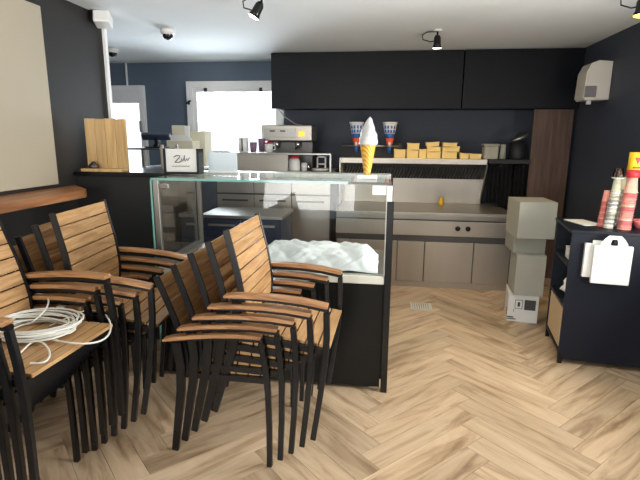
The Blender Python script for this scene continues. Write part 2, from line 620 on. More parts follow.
# ------------------------------------------------------------------ stacking chairs
def make_chair():
    t = thing('stacking_chair', '', 'chair')
    WM[t.name] = Matrix.Identity(4)
    K = dict(parent=t)
    for s in (-1, 1):
        bm = bmesh.new()
        sweep(bm, [(0.26, s * 0.268, 0.002), (0.261, s * 0.268, 0.2), (0.258, s * 0.269, 0.38), (0.247, s * 0.27, 0.52), (0.228, s * 0.272, 0.640)], [0.026, 0.026, 0.028, 0.028, 0.026], 0.024)
        bmesh.ops.bevel(bm, geom=list(bm.edges), offset=0.003, segments=1, affect='EDGES')
        obj('leg', bm, 'black', t)
        bm = bmesh.new()
        sweep(bm, [(-0.243, s * 0.222, 0.002), (-0.212, s * 0.236, 0.18), (-0.182, s * 0.25, 0.35), (-0.170, s * 0.262, 0.49), (-0.180, s * 0.274, 0.615)], [0.034, 0.038, 0.042, 0.044, 0.044], 0.022)
        bmesh.ops.bevel(bm, geom=list(bm.edges), offset=0.003, segments=1, affect='EDGES')
        obj('leg', bm, 'black', t)
        bm = bmesh.new()
        sweep(bm, [(-0.205, s * 0.276, 0.622), (-0.12, s * 0.276, 0.636), (0.0, s * 0.275, 0.648), (0.12, s * 0.274, 0.654), (0.238, s * 0.272, 0.650)], 0.018, 0.026)
        obj('arm_rail', bm, 'black', t)
        bm = bmesh.new()
        sweep(bm, [(-0.235, s * 0.285, 0.628), (-0.18, s * 0.284, 0.640), (-0.09, s * 0.281, 0.654), (0.01, s * 0.279, 0.665), (0.12, s * 0.277, 0.671), (0.232, s * 0.275, 0.668)], [0.012, 0.018, 0.019, 0.019, 0.019, 0.017], 0.05)
        bmesh.ops.bevel(bm, geom=list(bm.edges), offset=0.003, segments=1, affect='EDGES')
        obj('armrest', bm, 'arm', t)
        bm = bmesh.new()
        sweep(bm, [(-0.275, s * 0.247, 0.918), (-0.236, s * 0.247, 0.82), (-0.200, s * 0.247, 0.73), (-0.172, s * 0.247, 0.645), (-0.152, s * 0.247, 0.56), (-0.142, s * 0.247, 0.44)], 0.03, 0.014)
        bmesh.ops.bevel(bm, geom=list(bm.edges), offset=0.003, segments=1, affect='EDGES')
        obj('back_post', bm, 'black', t)
    # seat frame: side rails and shallow front and rear aprons
    bm = bmesh.new()
    for s in (-1, 1):
        bx(bm, -0.19, 0.255, s * 0.245 - 0.011, s * 0.245 + 0.011, 0.424, 0.452)
    bx(bm, 0.226, 0.248, -0.234, 0.234, 0.418, 0.450)
    bx(bm, -0.175, -0.155, -0.234, 0.234, 0.424, 0.450)
    obj('seat_frame', bm, 'black', t)
    # seat slats run across the chair
    n = 7
    for i in range(n):
        x1 = 0.268 - i * 0.0595
        bm = box(x1 - 0.053, x1, -0.236, 0.236, 0.453, 0.468 - 0.0, 0.002)
        obj('seat_slat', bm, 'slat', t)
    # back slats follow the curve of the posts
    curve = [(-0.271, 0.912), (-0.236, 0.82), (-0.200, 0.73), (-0.172, 0.645), (-0.152, 0.56), (-0.146, 0.49)]
    seg = [math.dist(curve[i], curve[i + 1]) for i in range(5)]

    def at(s):
        for i in range(5):
            if s <= seg[i] or i == 4:
                f = s / seg[i]
                return Vector((curve[i][0] + (curve[i + 1][0] - curve[i][0]) * f, 0, curve[i][1] + (curve[i + 1][1] - curve[i][1]) * f))
            s -= seg[i]
    n = 7
    tot = sum(seg)
    for i in range(n):
        a, b = at(i * tot / n + 0.002), at((i + 1) * tot / n - 0.004)
        bm = bmesh.new()
        sweep(bm, [a, b], 0.014, 0.478)
        obj('back_slat', bm, 'slat', t)
    return t


CH = make_chair()
f0 = Vector((0.25, 0, 0))
first = [True]


def stack(px, py, rz, n, st, names, group):
    for k in range(n):
        a = st[2] * k
        Rm = Euler((0, a, rz)).to_matrix()
        Rz = Euler((0, 0, rz)).to_matrix()
        loc = Vector((px, py, 0)) + Rz @ (f0 + Vector((st[0] * k, 0, st[1] * k))) - Rm @ f0
        if first[0]:
            first[0] = False
            CH.location = loc
            CH.rotation_euler = (0, a, rz)
            CH['label'] = names[k]
            CH['group'] = group
        else:
            dup(CH, loc, (0, a, rz), names[k], group)


ordn = ['bottom', 'second from the bottom', 'third from the bottom', 'fourth from the bottom', 'fifth from the bottom', 'topmost']
stack(-0.765, 2.265, -0.015, 5, (0.0527, 0.0423, 0.0351),
      ['teak-slatted black armchair, ' + s + ' of the stack before the glass display case' for s in ordn[:4] + ['topmost']],
      'stacked armchairs in front of the display case')
stack(-1.699, 2.221, 0.107, 6, (0.0527, 0.0423, 0.0351),
      ['teak-slatted black armchair, ' + s + ' of the middle stack by the bar counter' for s in ordn],
      'stacked armchairs in the middle stack')
top_lab = ['teak-slatted black armchair, ' + s + ' of the nearest left stack under the cable' for s in ordn[:5]] + ['teak-slatted black armchair topping the nearest left stack, white cable coil on its seat']
stack(-1.715, 1.630, -0.035, 6, (0.052, 0.056, 0.004), top_lab, 'stacked armchairs at the far left')

# white network cable coiled on the front-left seat
zs = 0.468 + 5 * 0.056 + 0.004
bm = bmesh.new()
pts = []
cx, cy = -1.43, 1.70
rr = random.Random(3)
N = 15
for l in range(N):
    rx = 0.165 + rr.uniform(-0.055, 0.03)
    ry = 0.125 + rr.uniform(-0.04, 0.03)
    jx, jy = rr.uniform(-0.03, 0.03), rr.uniform(-0.025, 0.025)
    for k in range(20):
        a = 2 * PI * k / 20
        f = k / 20
        pts.append([cx + jx + rx * math.cos(a), cy + jy + ry * math.sin(a), zs + 0.006 + 0.0032 * l + 0.002 * math.sin(3 * a + l)])
for _ in range(2):
    pts = [pts[0]] + [[(pts[i - 1][j] + 2 * pts[i][j] + pts[i + 1][j]) / 4 for j in range(3)] for i in range(1, len(pts) - 1)] + [pts[-1]]
tube(bm, pts, 0.0042, 6)
# loose loops
def arc(c, rx, ry, a0, a1, z, n=22, tilt=0.0):
    return [(c[0] + rx * math.cos(a0 + (a1 - a0) * i / n), c[1] + ry * math.sin(a0 + (a1 - a0) * i / n), z + tilt * math.sin(PI * i / n)) for i in range(n + 1)]
def smooth(p, n=3):
    for _ in range(n):
        o = [p[0]]
        for a, b in zip(p, p[1:]):
            o += [tuple(a[k] * .75 + b[k] * .25 for k in range(3)), tuple(a[k] * .25 + b[k] * .75 for k in range(3))]
        p = o + [p[-1]]
    return p
tube(bm, smooth([(-1.400, 1.754, zs + 0.008), (-1.390, 1.838, zs + 0.008), (-1.389, 1.928, zs + 0.008), (-1.337, 1.963, zs + 0.008), (-1.252, 1.923, zs + 0.008), (-1.164, 1.826, zs + 0.008), (-1.101, 1.713, zs + 0.008), (-1.093, 1.644, zs + 0.008), (-1.130, 1.609, zs + 0.008), (-1.213, 1.606, zs + 0.008), (-1.334, 1.636, zs + 0.008), (-1.422, 1.663, zs + 0.008)], 2), 0.0038, 6)
tube(bm, smooth([(-1.330, 1.496, zs + 0.008), (-1.364, 1.601, zs + 0.008), (-1.319, 1.599, zs + 0.008), (-1.248, 1.544, zs + 0.008), (-1.198, 1.483, zs + 0.008), (-1.186, 1.435, zs + 0.008), (-1.235, 1.428, zs + 0.008)], 2), 0.0038, 6)
tube(bm, arc((-1.60, 1.80), 0.14, 0.12, R(-30), R(170), zs + 0.02, tilt=0.07), 0.0038, 6)
coil = solo('network_cable', bm, 'cable', 'coiled white network cable lying on the seat of the front left chair', 'cable', (cx, cy, zs))
t = thing('power_adapter', 'small pale adapter plug on the chair seat behind the coiled cable', 'adapter', (-1.445, 1.893, zs - 0.004))
bm = bmesh.new()
bx(bm, -0.018, 0.018, -0.012, 0.012, 0.0, 0.05, 0.004)
obj('housing', bm, 'white_plastic', t, keep=True)
bm = bmesh.new()
bx(bm, -0.011, 0.011, -0.0135, -0.012, 0.012, 0.036)
obj('socket_face', bm, 'cream_card', t, keep=True)

# ------------------------------------------------------------------ bar counter and wooden display board
t = thing('bar_counter', 'dark bar counter between the left wall and the display case', 'counter', (-1.9, 3.3, 0))
obj('body', box(XL + 0.004, -1.50, 3.32, 3.78, 0.0, 1.27), 'black_matte', t)
obj('countertop', box(XL + 0.004, -1.485, 3.29, 3.80, 1.27, 1.30, 0.004), 'black', t)
t = thing('wooden_display_board', 'pale upright wooden plank board with a small foot shelf on the bar counter', 'board', (-2.03, 3.4, 1.3))
for i in range(4):
    x0 = -2.245 + i * 0.0815
    b_ = box(x0, x0 + 0.079, 3.40, 3.42, 1.3, 1.685 - 0.003 * (i % 2), 0.002)
    obj('board_plank', b_, 'pine', t)
obj('foot_shelf', box(-2.245, -1.92, 3.305, 3.40, 1.30, 1.322, 0.003), 'pine', t)
bm = bmesh.new()
lathe(bm, [(0, 0), (0.035, 0.0), (0.04, 0.012), (0.03, 0.03), (0.02, 0.036), (0.012, 0.05), (0, 0.052)], 14, (-2.165, 3.35, 1.322))
solo('metal_ornament', bm, 'steel_dark', 'little round metal ornament on the foot shelf of the wooden board', 'ornament', (-2.10, 3.35, 1.322))

# ------------------------------------------------------------------ glass display case
t = thing('display_case', 'glass-topped refrigerated display case with black base beside the stacked chairs', 'display case', (-0.7, 2.78, 0))
cx0, cx1, cy0, cy1 = -1.43, 0.03, 2.78, 3.52
obj('base_panel', box(cx0, cx1 - 0.03, cy0 + 0.012, cy0 + 0.03, 0.025, 0.70), 'case_black', t)
bm = bmesh.new()
bx(bm, cx0, cx1 - 0.02, cy0 + 0.03, cy1, 0.07, 0.70)
obj('base_cabinet', bm, 'case_black', t)
obj('side_post', box(cx1 - 0.022, cx1 + 0.018, cy0 - 0.012, cy0 + 0.03, 0.0, 1.20, 0.003), 'black', t)
obj('side_post', box(cx1 - 0.012, cx1 + 0.018, cy1 - 0.05, cy1, 0.0, 1.28, 0.003), 'black', t)
obj('sill', box(cx0 + 0.02, cx1 - 0.022, cy0 - 0.006, cy0 + 0.05, 0.70, 0.75, 0.004), 'sill', t)
obj('deck', box(cx0, cx1 - 0.02, cy0 + 0.05, cy1, 0.70, 0.745), 'steel', t)
obj('front_glass', box(cx0 + 0.02, cx1 - 0.03, cy0 + 0.008, cy0 + 0.014, 0.75, 1.295), 'glass', t)
obj('side_glass', box(cx1 - 0.008, cx1 - 0.002, cy0 + 0.03, cy1 - 0.05, 0.75, 1.29), 'glass', t)
obj('side_glass', box(cx0, cx0 + 0.006, cy0 + 0.03, cy1 - 0.05, 0.75, 1.29), 'glass', t)
obj('corner_post', box(cx1 - 0.028, cx1 + 0.006, cy0 - 0.004, cy0 + 0.026, 0.75, 1.29, 0.003), 'alu', t)
obj('corner_post', box(cx0 + 0.012, cx0 + 0.048, cy0 - 0.004, cy0 + 0.026, 0.70, 1.295, 0.003), 'steel_bright', t)
obj('corner_post', box(cx0 - 0.006, cx0 + 0.006, cy0 - 0.004, cy0 + 0.01, 0.06, 1.295, 0.003), 'edge_glass', t)
obj('corner_post', box(cx0, cx0 + 0.03, cy1 - 0.03, cy1, 0.70, 1.29, 0.003), 'steel_bright', t)
bm = bmesh.new()
bx(bm, cx1 - 0.11, cx1 - 0.028, cy0 - 0.002, cy0 + 0.02, 1.235, 1.292, 0.003)
obj('corner_bracket', bm, 'alu', t)
bm = bmesh.new()
bx(bm, cx0 + 0.05, cx0 + 0.11, cy0 - 0.002, cy0 + 0.02, 1.245, 1.275, 0.003)
obj('corner_bracket', bm, 'chrome', t)
obj('side_rail', box(cx0, cx0 + 0.02, cy0 + 0.03, cy1 - 0.03, 0.745, 0.775), 'steel_bright', t)
obj('top_glass', box(cx0, cx1, cy0, cy1 - 0.16, 1.296, 1.308), 'glass', t)
obj('top_glass_edge', box(cx0, cx1 - 0.25, cy0 - 0.003, cy0, 1.295, 1.309), 'edge_glass', t)
obj('top_glass_edge', box(cx1 - 0.25, cx1, cy0 - 0.003, cy0, 1.295, 1.309), 'steel_dark', t)
obj('rear_top', box(cx0, cx1, cy1 - 0.16, cy1, 1.285, 1.31, 0.003), 'alu', t)
obj('light_bar', box(cx0 + 0.06, cx1 - 0.04, cy1 - 0.14, cy1 - 0.10, 1.255, 1.285), 'alu', t)
for x in (cx0 + 0.08, cx1 - 0.09):
    bm = bmesh.new()
    mt = Matrix.Translation((x, cy0 + 0.06, 0.028)) @ Matrix.Rotation(PI / 2, 4, 'Y')
    lathe(bm, [(0, -0.012), (0.022, -0.012), (0.027, -0.008), (0.027, 0.008), (0.022, 0.012), (0, 0.012)], 16)
    bmesh.ops.transform(bm, matrix=mt, verts=bm.verts)
    bx(bm, x - 0.016, x + 0.016, cy0 + 0.04, cy0 + 0.08, 0.045, 0.07)
    obj('caster', bm, 'white_plastic', t)
    bm = bmesh.new()
    lathe(bm, [(0, -0.012), (0.022, -0.012), (0.027, -0.008), (0.027, 0.008), (0.022, 0.012), (0, 0.012)], 16)
    bmesh.ops.transform(bm, matrix=Matrix.Translation((x, cy1 - 0.06, 0.028)) @ Matrix.Rotation(PI / 2, 4, 'Y'), verts=bm.verts)
    obj('caster', bm, 'white_plastic', t)

# rumpled white sheet over the trays inside
bm = bmesh.new()
nx, ny = 96, 40
from mathutils import noise as mn
vs = {}
sx0, sx1, sy0, sy1 = -0.86, -0.035, cy0 + 0.055, cy0 + 0.56
for i in range(nx + 1):
    for j in range(ny + 1):
        u, v = i / nx, j / ny
        x = sx0 + (sx1 - sx0) * u
        y = sy0 + (sy1 - sy0) * v
        edge = min(1, min(u, 1 - u) * 9) * min(1, v * 4 + 0.15) * min(1, (1 - v) * 6)
        h = 0.085 * v + 0.02 + 0.05 * abs(mn.noise(Vector((x * 5, y * 3, 1.3)))) + 0.018 * abs(mn.noise(Vector((x * 11 + y * 9, y * 7, 4.0)))) + 0.006 * mn.noise(Vector((x * 26 - y * 16, y * 14, 0)))
        vs[i, j] = bm.verts.new((x + 0.008 * mn.noise(Vector((x * 9, y * 9, 5))), y, 0.749 + max(0.002, h * (edge ** 0.7))))
for i in range(nx):
    for j in range(ny):
        f = bm.faces.new((vs[i, j], vs[i + 1, j], vs[i + 1, j + 1], vs[i, j + 1]))
        f.smooth = True
solo('white_sheet', bm, 'cloth_white', 'rumpled white sheet covering the trays inside the glass display case', 'sheet', (-0.42, cy0 + 0.3, 0.749))

# giant ice cream cone on the case
t = thing('ice_cream_model', 'tall golden waffle cone model with white swirl standing on the display case', 'ice cream display', (-0.122, 3.05, 1.308))
px, py, pz = -0.122, 3.05, 1.309
obj('base', box(px - 0.062, px + 0.062, py - 0.05, py + 0.05, pz, pz + 0.024, 0.004), 'white_plastic', t)
bm = bmesh.new()
lathe(bm, [(0.0, 0.024), (0.018, 0.024), (0.022, 0.04), (0.047, 0.196), (0.050, 0.208), (0.046, 0.214), (0, 0.214)], 28, (px, py, pz))
obj('cone', bm, 'waffle', t)
bm = bmesh.new()
prof = []
turns = 4.5
nr, ns = 70, 32
grid = []
for i in range(nr + 1):
    f = i / nr
    z = 0.208 + 0.170 * f
    base = 0.056 * (math.sin(PI * min(1, (f * 0.62 + 0.38))) ** 0.8) * (1 - 0.35 * f) + 0.004
    if f > 0.93:
        base *= (1 - f) / 0.07 * 0.9 + 0.1
    ring = []
    for k in range(ns):
        a = 2 * PI * k / ns
        ph = math.sin((f * 1.3) * 2 * PI * 1.0 - a * 3) * 0.6 + 0.4 * math.sin(f * 3.5 * 2 * PI - a)
        r = base * (1 + 0.09 * ph)
        ring.append(bm.verts.new((px + r * math.cos(a) + 0.008 * f * f, py + r * math.sin(a), pz + z)))
    grid.append(ring)
for r1, r2 in zip(grid, grid[1:]):
    for k in range(ns):
        fc = bm.faces.new((r1[k], r1[(k + 1) % ns], r2[(k + 1) % ns], r2[k]))
        fc.smooth = True
bm.faces.new(grid[0][::-1])
bm.faces.new(grid[-1])
obj('swirl', bm, 'white_ice', t)

# sign stand with script on the left of the case top
t = thing('napkin_stand', 'white napkin stand with handwritten-style script and dark frame on the display case', 'napkin holder', (-1.36, 3.12, 1.308))
sx, sy, sz = -1.375, 3.12, 1.309
bm = bmesh.new()
bx(bm, sx - 0.125, sx - 0.11, sy - 0.01, sy + 0.08, sz, sz + 0.17)
bx(bm, sx + 0.11, sx + 0.125, sy - 0.01, sy + 0.08, sz, sz + 0.17)
bx(bm, sx - 0.11, sx + 0.11, sy - 0.01, sy + 0.08, sz, sz + 0.014)
obj('holder_frame', bm, 'black', t)
obj('front_card', box(sx - 0.108, sx + 0.108, sy - 0.006, sy + 0.006, sz + 0.015, sz + 0.168, 0.002), 'paper', t)
bm = bmesh.new()
def script(bm, pts, r):
    tube(bm, [(sx + p[0], sy - 0.0075, sz + p[1]) for p in pts], r, 5)
# looping script: a Z-like capital, then small loops, and an underline
script(bm, [(-0.05, 0.112), (-0.03, 0.125), (-0.005, 0.122), (-0.012, 0.108), (-0.035, 0.088), (-0.045, 0.08), (-0.02, 0.078), (0.0, 0.084)], 0.003)
script(bm, [(0.0, 0.084), (0.006, 0.105), (0.012, 0.084), (0.02, 0.1), (0.026, 0.126), (0.022, 0.09), (0.032, 0.088), (0.04, 0.104), (0.048, 0.09), (0.055, 0.104), (0.062, 0.11)], 0.0025)
script(bm, [(-0.065, 0.05), (-0.05, 0.056), (-0.04, 0.048), (-0.03, 0.056), (-0.02, 0.05), (-0.01, 0.058), (0.0, 0.05), (0.012, 0.056), (0.022, 0.05), (0.034, 0.057), (0.046, 0.052), (0.06, 0.056)], 0.0018)
obj('script_lettering', bm, 'black_matte', t)
obj('napkin_block', box(sx - 0.105, sx + 0.105, sy + 0.01, sy + 0.075, sz + 0.016, sz + 0.16), 'paper', t)

# open cream carton, behind the case on the left: stands on the steel rack
# ------------------------------------------------------------------ steel rack and device behind the bar
t = thing('steel_rack', 'low steel rack with two bars behind the bar counter near the rear door', 'rack', (-2.1, 4.0, 0))
for x in (-2.26, -1.925):
    for y in (3.98, 4.28):
        obj('post', box(x - 0.012, x + 0.012, y - 0.012, y + 0.012, 0, 1.49 if x > -2 else 1.46, 0.002), 'steel', t)
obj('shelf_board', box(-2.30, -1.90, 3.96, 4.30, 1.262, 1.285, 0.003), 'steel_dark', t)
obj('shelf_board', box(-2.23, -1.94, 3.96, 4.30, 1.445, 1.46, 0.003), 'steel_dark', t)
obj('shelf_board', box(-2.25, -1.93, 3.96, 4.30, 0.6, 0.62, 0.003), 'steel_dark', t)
t = thing('card_terminal', 'dark blue till terminal tilted on a stand on the steel rack', 'terminal', (-2.05, 4.1, 1.46))
bm = bmesh.new()
bx(bm, -0.14, 0.12, -0.02, 0.02, -0.03, 0.03, 0.008, Matrix.Translation((-2.02, 4.1, 1.56)) @ Matrix.Rotation(R(35), 4, 'X'))
obj('screen', bm, 'blue_device', t)
bm = bmesh.new()
sweep(bm, [(-2.06, 4.13, 1.46), (-2.03, 4.12, 1.5), (-2.03, 4.11, 1.55)], 0.03, 0.05)
bx(bm, -2.12, -1.96, 4.06, 4.2, 1.46, 1.472)
obj('stand', bm, 'black', t)

# ------------------------------------------------------------------ work fridge seen through the case
t = thing('work_fridge', 'low dark work fridge with bright steel top behind the display case', 'fridge', (-1.2, 4.25, 0))
obj('body', box(-1.70, -0.95, 4.27, 4.78, 0.06, 0.82), 'blue_device', t)
obj('worktop', box(-1.72, -0.93, 4.24, 4.80, 0.82, 0.85, 0.003), 'steel_bright', t)
for x in (-1.69, -1.315):
    d = obj('door', box(x, x + 0.36, 4.252, 4.27, 0.12, 0.80, 0.003), 'blue_device', t)
    obj('door_handle', box(x + 0.05, x + 0.31, 4.238, 4.252, 0.745, 0.765, 0.002), 'steel', d)
bm = bmesh.new()
for x in (-1.66, -0.99):
    for y in (4.32, 4.72):
        bx(bm, x - 0.02, x + 0.02, y - 0.02, y + 0.02, 0, 0.06)
obj('feet', bm, 'black', t)

# ------------------------------------------------------------------ espresso counter
t = thing('coffee_counter', 'stainless steel coffee counter under the rear window', 'counter', (-1.1, 5.2, 0))
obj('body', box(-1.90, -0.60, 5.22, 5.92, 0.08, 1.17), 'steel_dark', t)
obj('worktop', box(-1.92, -0.58, 5.18, 5.94, 1.17, 1.20, 0.003), 'steel', t)
obj('toe_kick', box(-1.88, -0.62, 5.27, 5.9, 0.0, 0.08), 'black_matte', t)
for i in range(3):
    x = -1.89 + i * 0.43
    d = obj('door', box(x, x + 0.42, 5.205, 5.22, 0.12, 0.93, 0.003), 'steel', t)
    obj('door_handle', box(x + 0.06, x + 0.36, 5.19, 5.205, 0.86, 0.88, 0.002), 'steel_dark', d)
    obj('drawer', box(x, x + 0.42, 5.205, 5.22, 0.95, 1.15, 0.003), 'steel', t)
t = thing('steel_cup_shelf', 'raised stainless shelf box in front of the espresso machine', 'shelf', (-1.4, 5.25, 1.2))
obj('back_panel', box(-1.67, -1.09, 5.26, 5.275, 1.2, 1.375), 'steel', t)
obj('shelf_board', box(-1.71, -0.60, 5.18, 5.42, 1.378, 1.398, 0.003), 'steel_bright', t)
for x in (-1.70, -1.09, -0.615):
    obj('post', box(x, x + 0.018, 5.2, 5.22, 1.2, 1.378), 'steel_bright', t)
t = thing('espresso_machine', 'boxy stainless espresso machine with orange-lit button on the coffee counter', 'coffee machine', (-1.12, 5.6, 1.2))
obj('body', box(-1.40, -0.86, 5.58, 5.88, 1.2, 1.52, 0.01), 'steel_dark', t)
obj('head', box(-1.43, -0.85, 5.45, 5.88, 1.52, 1.70, 0.015), 'steel', t)
obj('front_panel', box(-1.40, -1.03, 5.443, 5.452, 1.56, 1.66, 0.003), 'steel_bright', t)
obj('button', box(-1.00, -0.93, 5.44, 5.452, 1.575, 1.63, 0.003), 'orange_light', t)
for x in (-1.30, -1.18):
    obj('brand_plate', box(x - 0.03, x + 0.03, 5.439, 5.445, 1.625, 1.64), 'blue_device', t)
for x in (-1.27, -1.02):
    bm = bmesh.new()
    lathe(bm, [(0, 0), (0.032, 0), (0.035, 0.03), (0.035, 0.07), (0, 0.07)], 16, (x, 5.52, 1.452))
    g = obj('group_head', bm, 'chrome', t)
    bm = bmesh.new()
    tube(bm, [(x, 5.5, 1.455), (x, 5.42, 1.447), (x, 5.38, 1.44)], [0.012, 0.012, 0.014])
    obj('portafilter_handle', bm, 'black', g)
obj('drip_tray', box(-1.38, -0.88, 5.44, 5.58, 1.2, 1.25, 0.004), 'chrome', t)


def cup(name, x, y, z, r, h, m, label, cat, group=None, rim=None, top=1.25, handle=False, n=18):
    t = thing(name, label, cat, (x, y, z), group=group)
    bm = bmesh.new()
    lathe(bm, [(0, 0.001), (r, 0.001), (r * top, h), (r * top - 0.003, h), (r - 0.003, 0.005), (0, 0.005)], n, (x, y, z))
    obj('cup_body', bm, m, t)
    if rim:
        bm = bmesh.new()
        lathe(bm, [(r * top - 0.004, h - 0.006), (r * top + 0.003, h - 0.006), (r * top + 0.003, h + 0.008), (r * top - 0.004, h + 0.008), (r * top - 0.004, h - 0.006)], n, (x, y, z))
        obj('rim_band', bm, rim, t)
    if handle:
        bm = bmesh.new()
        tube(bm, [(x + r, y, z + h * .25), (x + r + 0.03, y, z + h * .35), (x + r + 0.03, y, z + h * .7), (x + r * 1.1, y, z + h * .82)], 0.005)
        obj('handle', bm, m, t)
    return t


zc = 1.399
t = cup('canister', -1.595, 5.30, zc, 0.055, 0.155, 'white_plastic', 'white canister with a dark stripe on the steel shelf before the window', 'canister', top=1.0)
obj('stripe', box(-1.605, -1.59, 5.244, 5.25, zc + 0.01, zc + 0.15), 'black', t)
cup('paper_cup', -1.475, 5.27, zc, 0.034, 0.11, 'purple_cup', 'left one of the two purple-brown cups on the steel shelf', 'cup', 'dark cups on the steel shelf')
cup('paper_cup', -1.395, 5.33, zc, 0.034, 0.15, 'purple_cup', 'taller purple-brown cup next to the white pitcher on the steel shelf', 'cup', 'dark cups on the steel shelf')
cup('milk_pitcher', -1.30, 5.26, zc, 0.042, 0.10, 'white_plastic', 'white pitcher with red rim on the steel shelf under the espresso machine', 'pitcher', rim='red_print', top=1.1, handle=True)
# jar with red lid and bottle under the shelf
t = thing('lidded_jar', 'white jar with red lid standing on the coffee counter by the scale', 'jar', (-1.02, 5.30, 1.2))
bm = bmesh.new()
lathe(bm, [(0, 0.001), (0.06, 0.001), (0.066, 0.02), (0.06, 0.11), (0.05, 0.135), (0, 0.135)], 18, (-1.02, 5.30, 1.2))
obj('jar_body', bm, 'cup_white', t)
bm = bmesh.new()
lathe(bm, [(0, 0.135), (0.055, 0.135), (0.055, 0.16), (0, 0.163)], 18, (-1.02, 5.30, 1.2))
obj('lid', bm, 'red_print', t)
cup('small_cup', -0.91, 5.30, 1.2, 0.03, 0.09, 'cup_white', 'small white cup right of the red-lidded jar', 'cup', top=1.15)
t = thing('kitchen_scale', 'white kitchen scale with round plate and square loop stand on the coffee counter', 'scale', (-0.74, 5.34, 1.2))
bm = bmesh.new()
lathe(bm, [(0, 0), (0.075, 0), (0.09, 0.012), (0.095, 0.02), (0.09, 0.026), (0, 0.03)], 24, (-0.74, 5.36, 1.2))
obj('plate', bm, 'white_plastic', t)
bm = bmesh.new()
for a, b_ in (((-0.79, 5.42), (-0.79, 5.42)),):
    bx(bm, -0.785, -0.77, 5.41, 5.43, 1.22, 1.36)
    bx(bm, -0.695, -0.68, 5.41, 5.43, 1.22, 1.36)
    bx(bm, -0.785, -0.68, 5.41, 5.43, 1.345, 1.36)
    bx(bm, -0.785, -0.68, 5.41, 5.43, 1.265, 1.28)
obj('loop_stand', bm, 'white_plastic', t)

# cream cartons and pale panel in front of the window (on the coffee counter extension)
t = thing('side_table', 'plain steel side table under the left half of the window', 'table', (-2.2, 4.9, 0))
obj('tabletop', box(-2.55, -1.925, 4.6, 5.5, 1.22, 1.25, 0.004), 'steel', t)
for x in (-2.53, -1.98):
    for y in (4.62, 5.46):
        obj('leg', box(x, x + 0.03, y, y + 0.03, 0, 1.22), 'steel', t)
t = thing('open_carton', 'open cream carton with raised flap behind the napkin stand', 'box', (-2.08, 4.75, 1.25))
obj('carton_body', box(-2.22, -1.945, 4.70, 4.90, 1.25, 1.52, 0.002), 'cream_card', t)
obj('carton_flap', box(-2.165, -2.03, 4.72, 4.735, 1.521, 1.672), 'cream_card', t)
obj('carton_flap', box(-2.028, -1.985, 4.72, 4.735, 1.521, 1.668), 'paper', t)
bm = bmesh.new()
prism(bm, [(-2.22, 1.52), (-1.945, 1.52), (-1.99, 1.58), (-2.17, 1.575)], 'y', 4.705, 4.715)
obj('carton_flap', bm, 'paper', t)
t = thing('cream_box', 'plain cream box in front of the window, right of the open carton', 'box', (-2.0, 5.05, 1.25))
obj('box_body', box(-2.09, -1.93, 5.0, 5.2, 1.251, 1.60, 0.003), 'cream_card', t)
obj('box_lid', box(-2.093, -1.927, 4.997, 5.203, 1.6005, 1.62, 0.003), 'cream_card', t)
t = thing('acrylic_panel', 'pale bluish acrylic panel standing on the display case right of the napkin stand', 'panel', (-1.16, 3.3, 1.31))
obj('panel_sheet', box(-1.255, -1.045, 3.30, 3.308, 1.322, 1.45), 'pale_blue', t)
obj('panel_foot', box(-1.255, -1.045, 3.28, 3.33, 1.309, 1.322, 0.002), 'white_plastic', t)

# ------------------------------------------------------------------ cooking line
t = thing('cooking_counter', 'stainless steel cooking counter with two black knobs and three doors', 'counter', (0.4, 5.04, 0))
ux0, ux1 = -0.52, 1.30
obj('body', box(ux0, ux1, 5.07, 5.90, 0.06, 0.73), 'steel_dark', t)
obj('plinth', box(ux0, ux1, 5.05, 5.12, 0.0, 0.06), 'steel', t)
obj('worktop', box(ux0, ux1, 5.035, 5.90, 0.79, 0.81, 0.003), 'steel', t)
obj('front_rim', box(ux0, ux1, 5.03, 5.06, 0.735, 0.79, 0.006), 'steel_bright', t)
obj('control_panel', box(ux0, ux1, 5.04, 5.07, 0.565, 0.722, 0.003), 'steel', t)
obj('recess_strip', box(ux0, ux1, 5.058, 5.07, 0.50, 0.562), 'steel_dark', t)
for x0, x1 in ((-0.51, -0.365), (-0.36, 0.135), (0.14, 0.419), (0.427, 0.921), (0.929, 1.29)):
    obj('door', box(x0, x1, 5.045, 5.069, 0.062, 0.498, 0.003), 'steel', t)
for x in (0.748, 0.851):
    bm = bmesh.new()
    lathe(bm, [(0, 0), (0.026, 0), (0.026, 0.012), (0.02, 0.016), (0.018, 0.03), (0, 0.03)], 18)
    bmesh.ops.transform(bm, matrix=Matrix.Translation((x, 5.04, 0.651)) @ Matrix.Rotation(PI / 2, 4, 'X'), verts=bm.verts)
    bx(bm, x - 0.004, x + 0.004, 5.005, 5.012, 0.635, 0.67)
    obj('knob', bm, 'black', t)
t = thing('steel_backsplash', 'steel backsplash with louvred vent strip and top shelf behind the cooking counter', 'backsplash', (0.3, 5.9, 0.81))
obj('splash_panel', box(ux0, 1.10, 5.82, 5.84, 0.812, 1.10), 'steel', t)
obj('vent_back', box(ux0, 1.10, 5.83, 5.88, 1.10, 1.282), 'black_matte', t)
bm = bmesh.new()
nl = 44
for i in range(nl):
    x = ux0 + 0.03 + i * (1.56 / nl)
    bx(bm, -0.0035, 0.0035, -0.014, 0.014, -0.062, 0.062, 0, Matrix.Translation((x, 5.81, 1.172)) @ Matrix.Rotation(R(18), 4, 'Y') @ Matrix.Rotation(R(30), 4, 'Z'))
lv = obj('vent_louvres', bm, 'steel_bright', t)
lv['kind'] = 'stuff'
obj('top_shelf', box(ux0, 1.085, 5.50, 5.95, 1.285, 1.345, 0.004), 'steel', t)
bm = bmesh.new()
prism(bm, [(5.52, 1.284), (5.82, 1.284), (5.82, 0.86), (5.78, 0.86)], 'x', 1.082, 1.098)
obj('side_bracket', bm, 'steel_bright', t)
bm = bmesh.new()
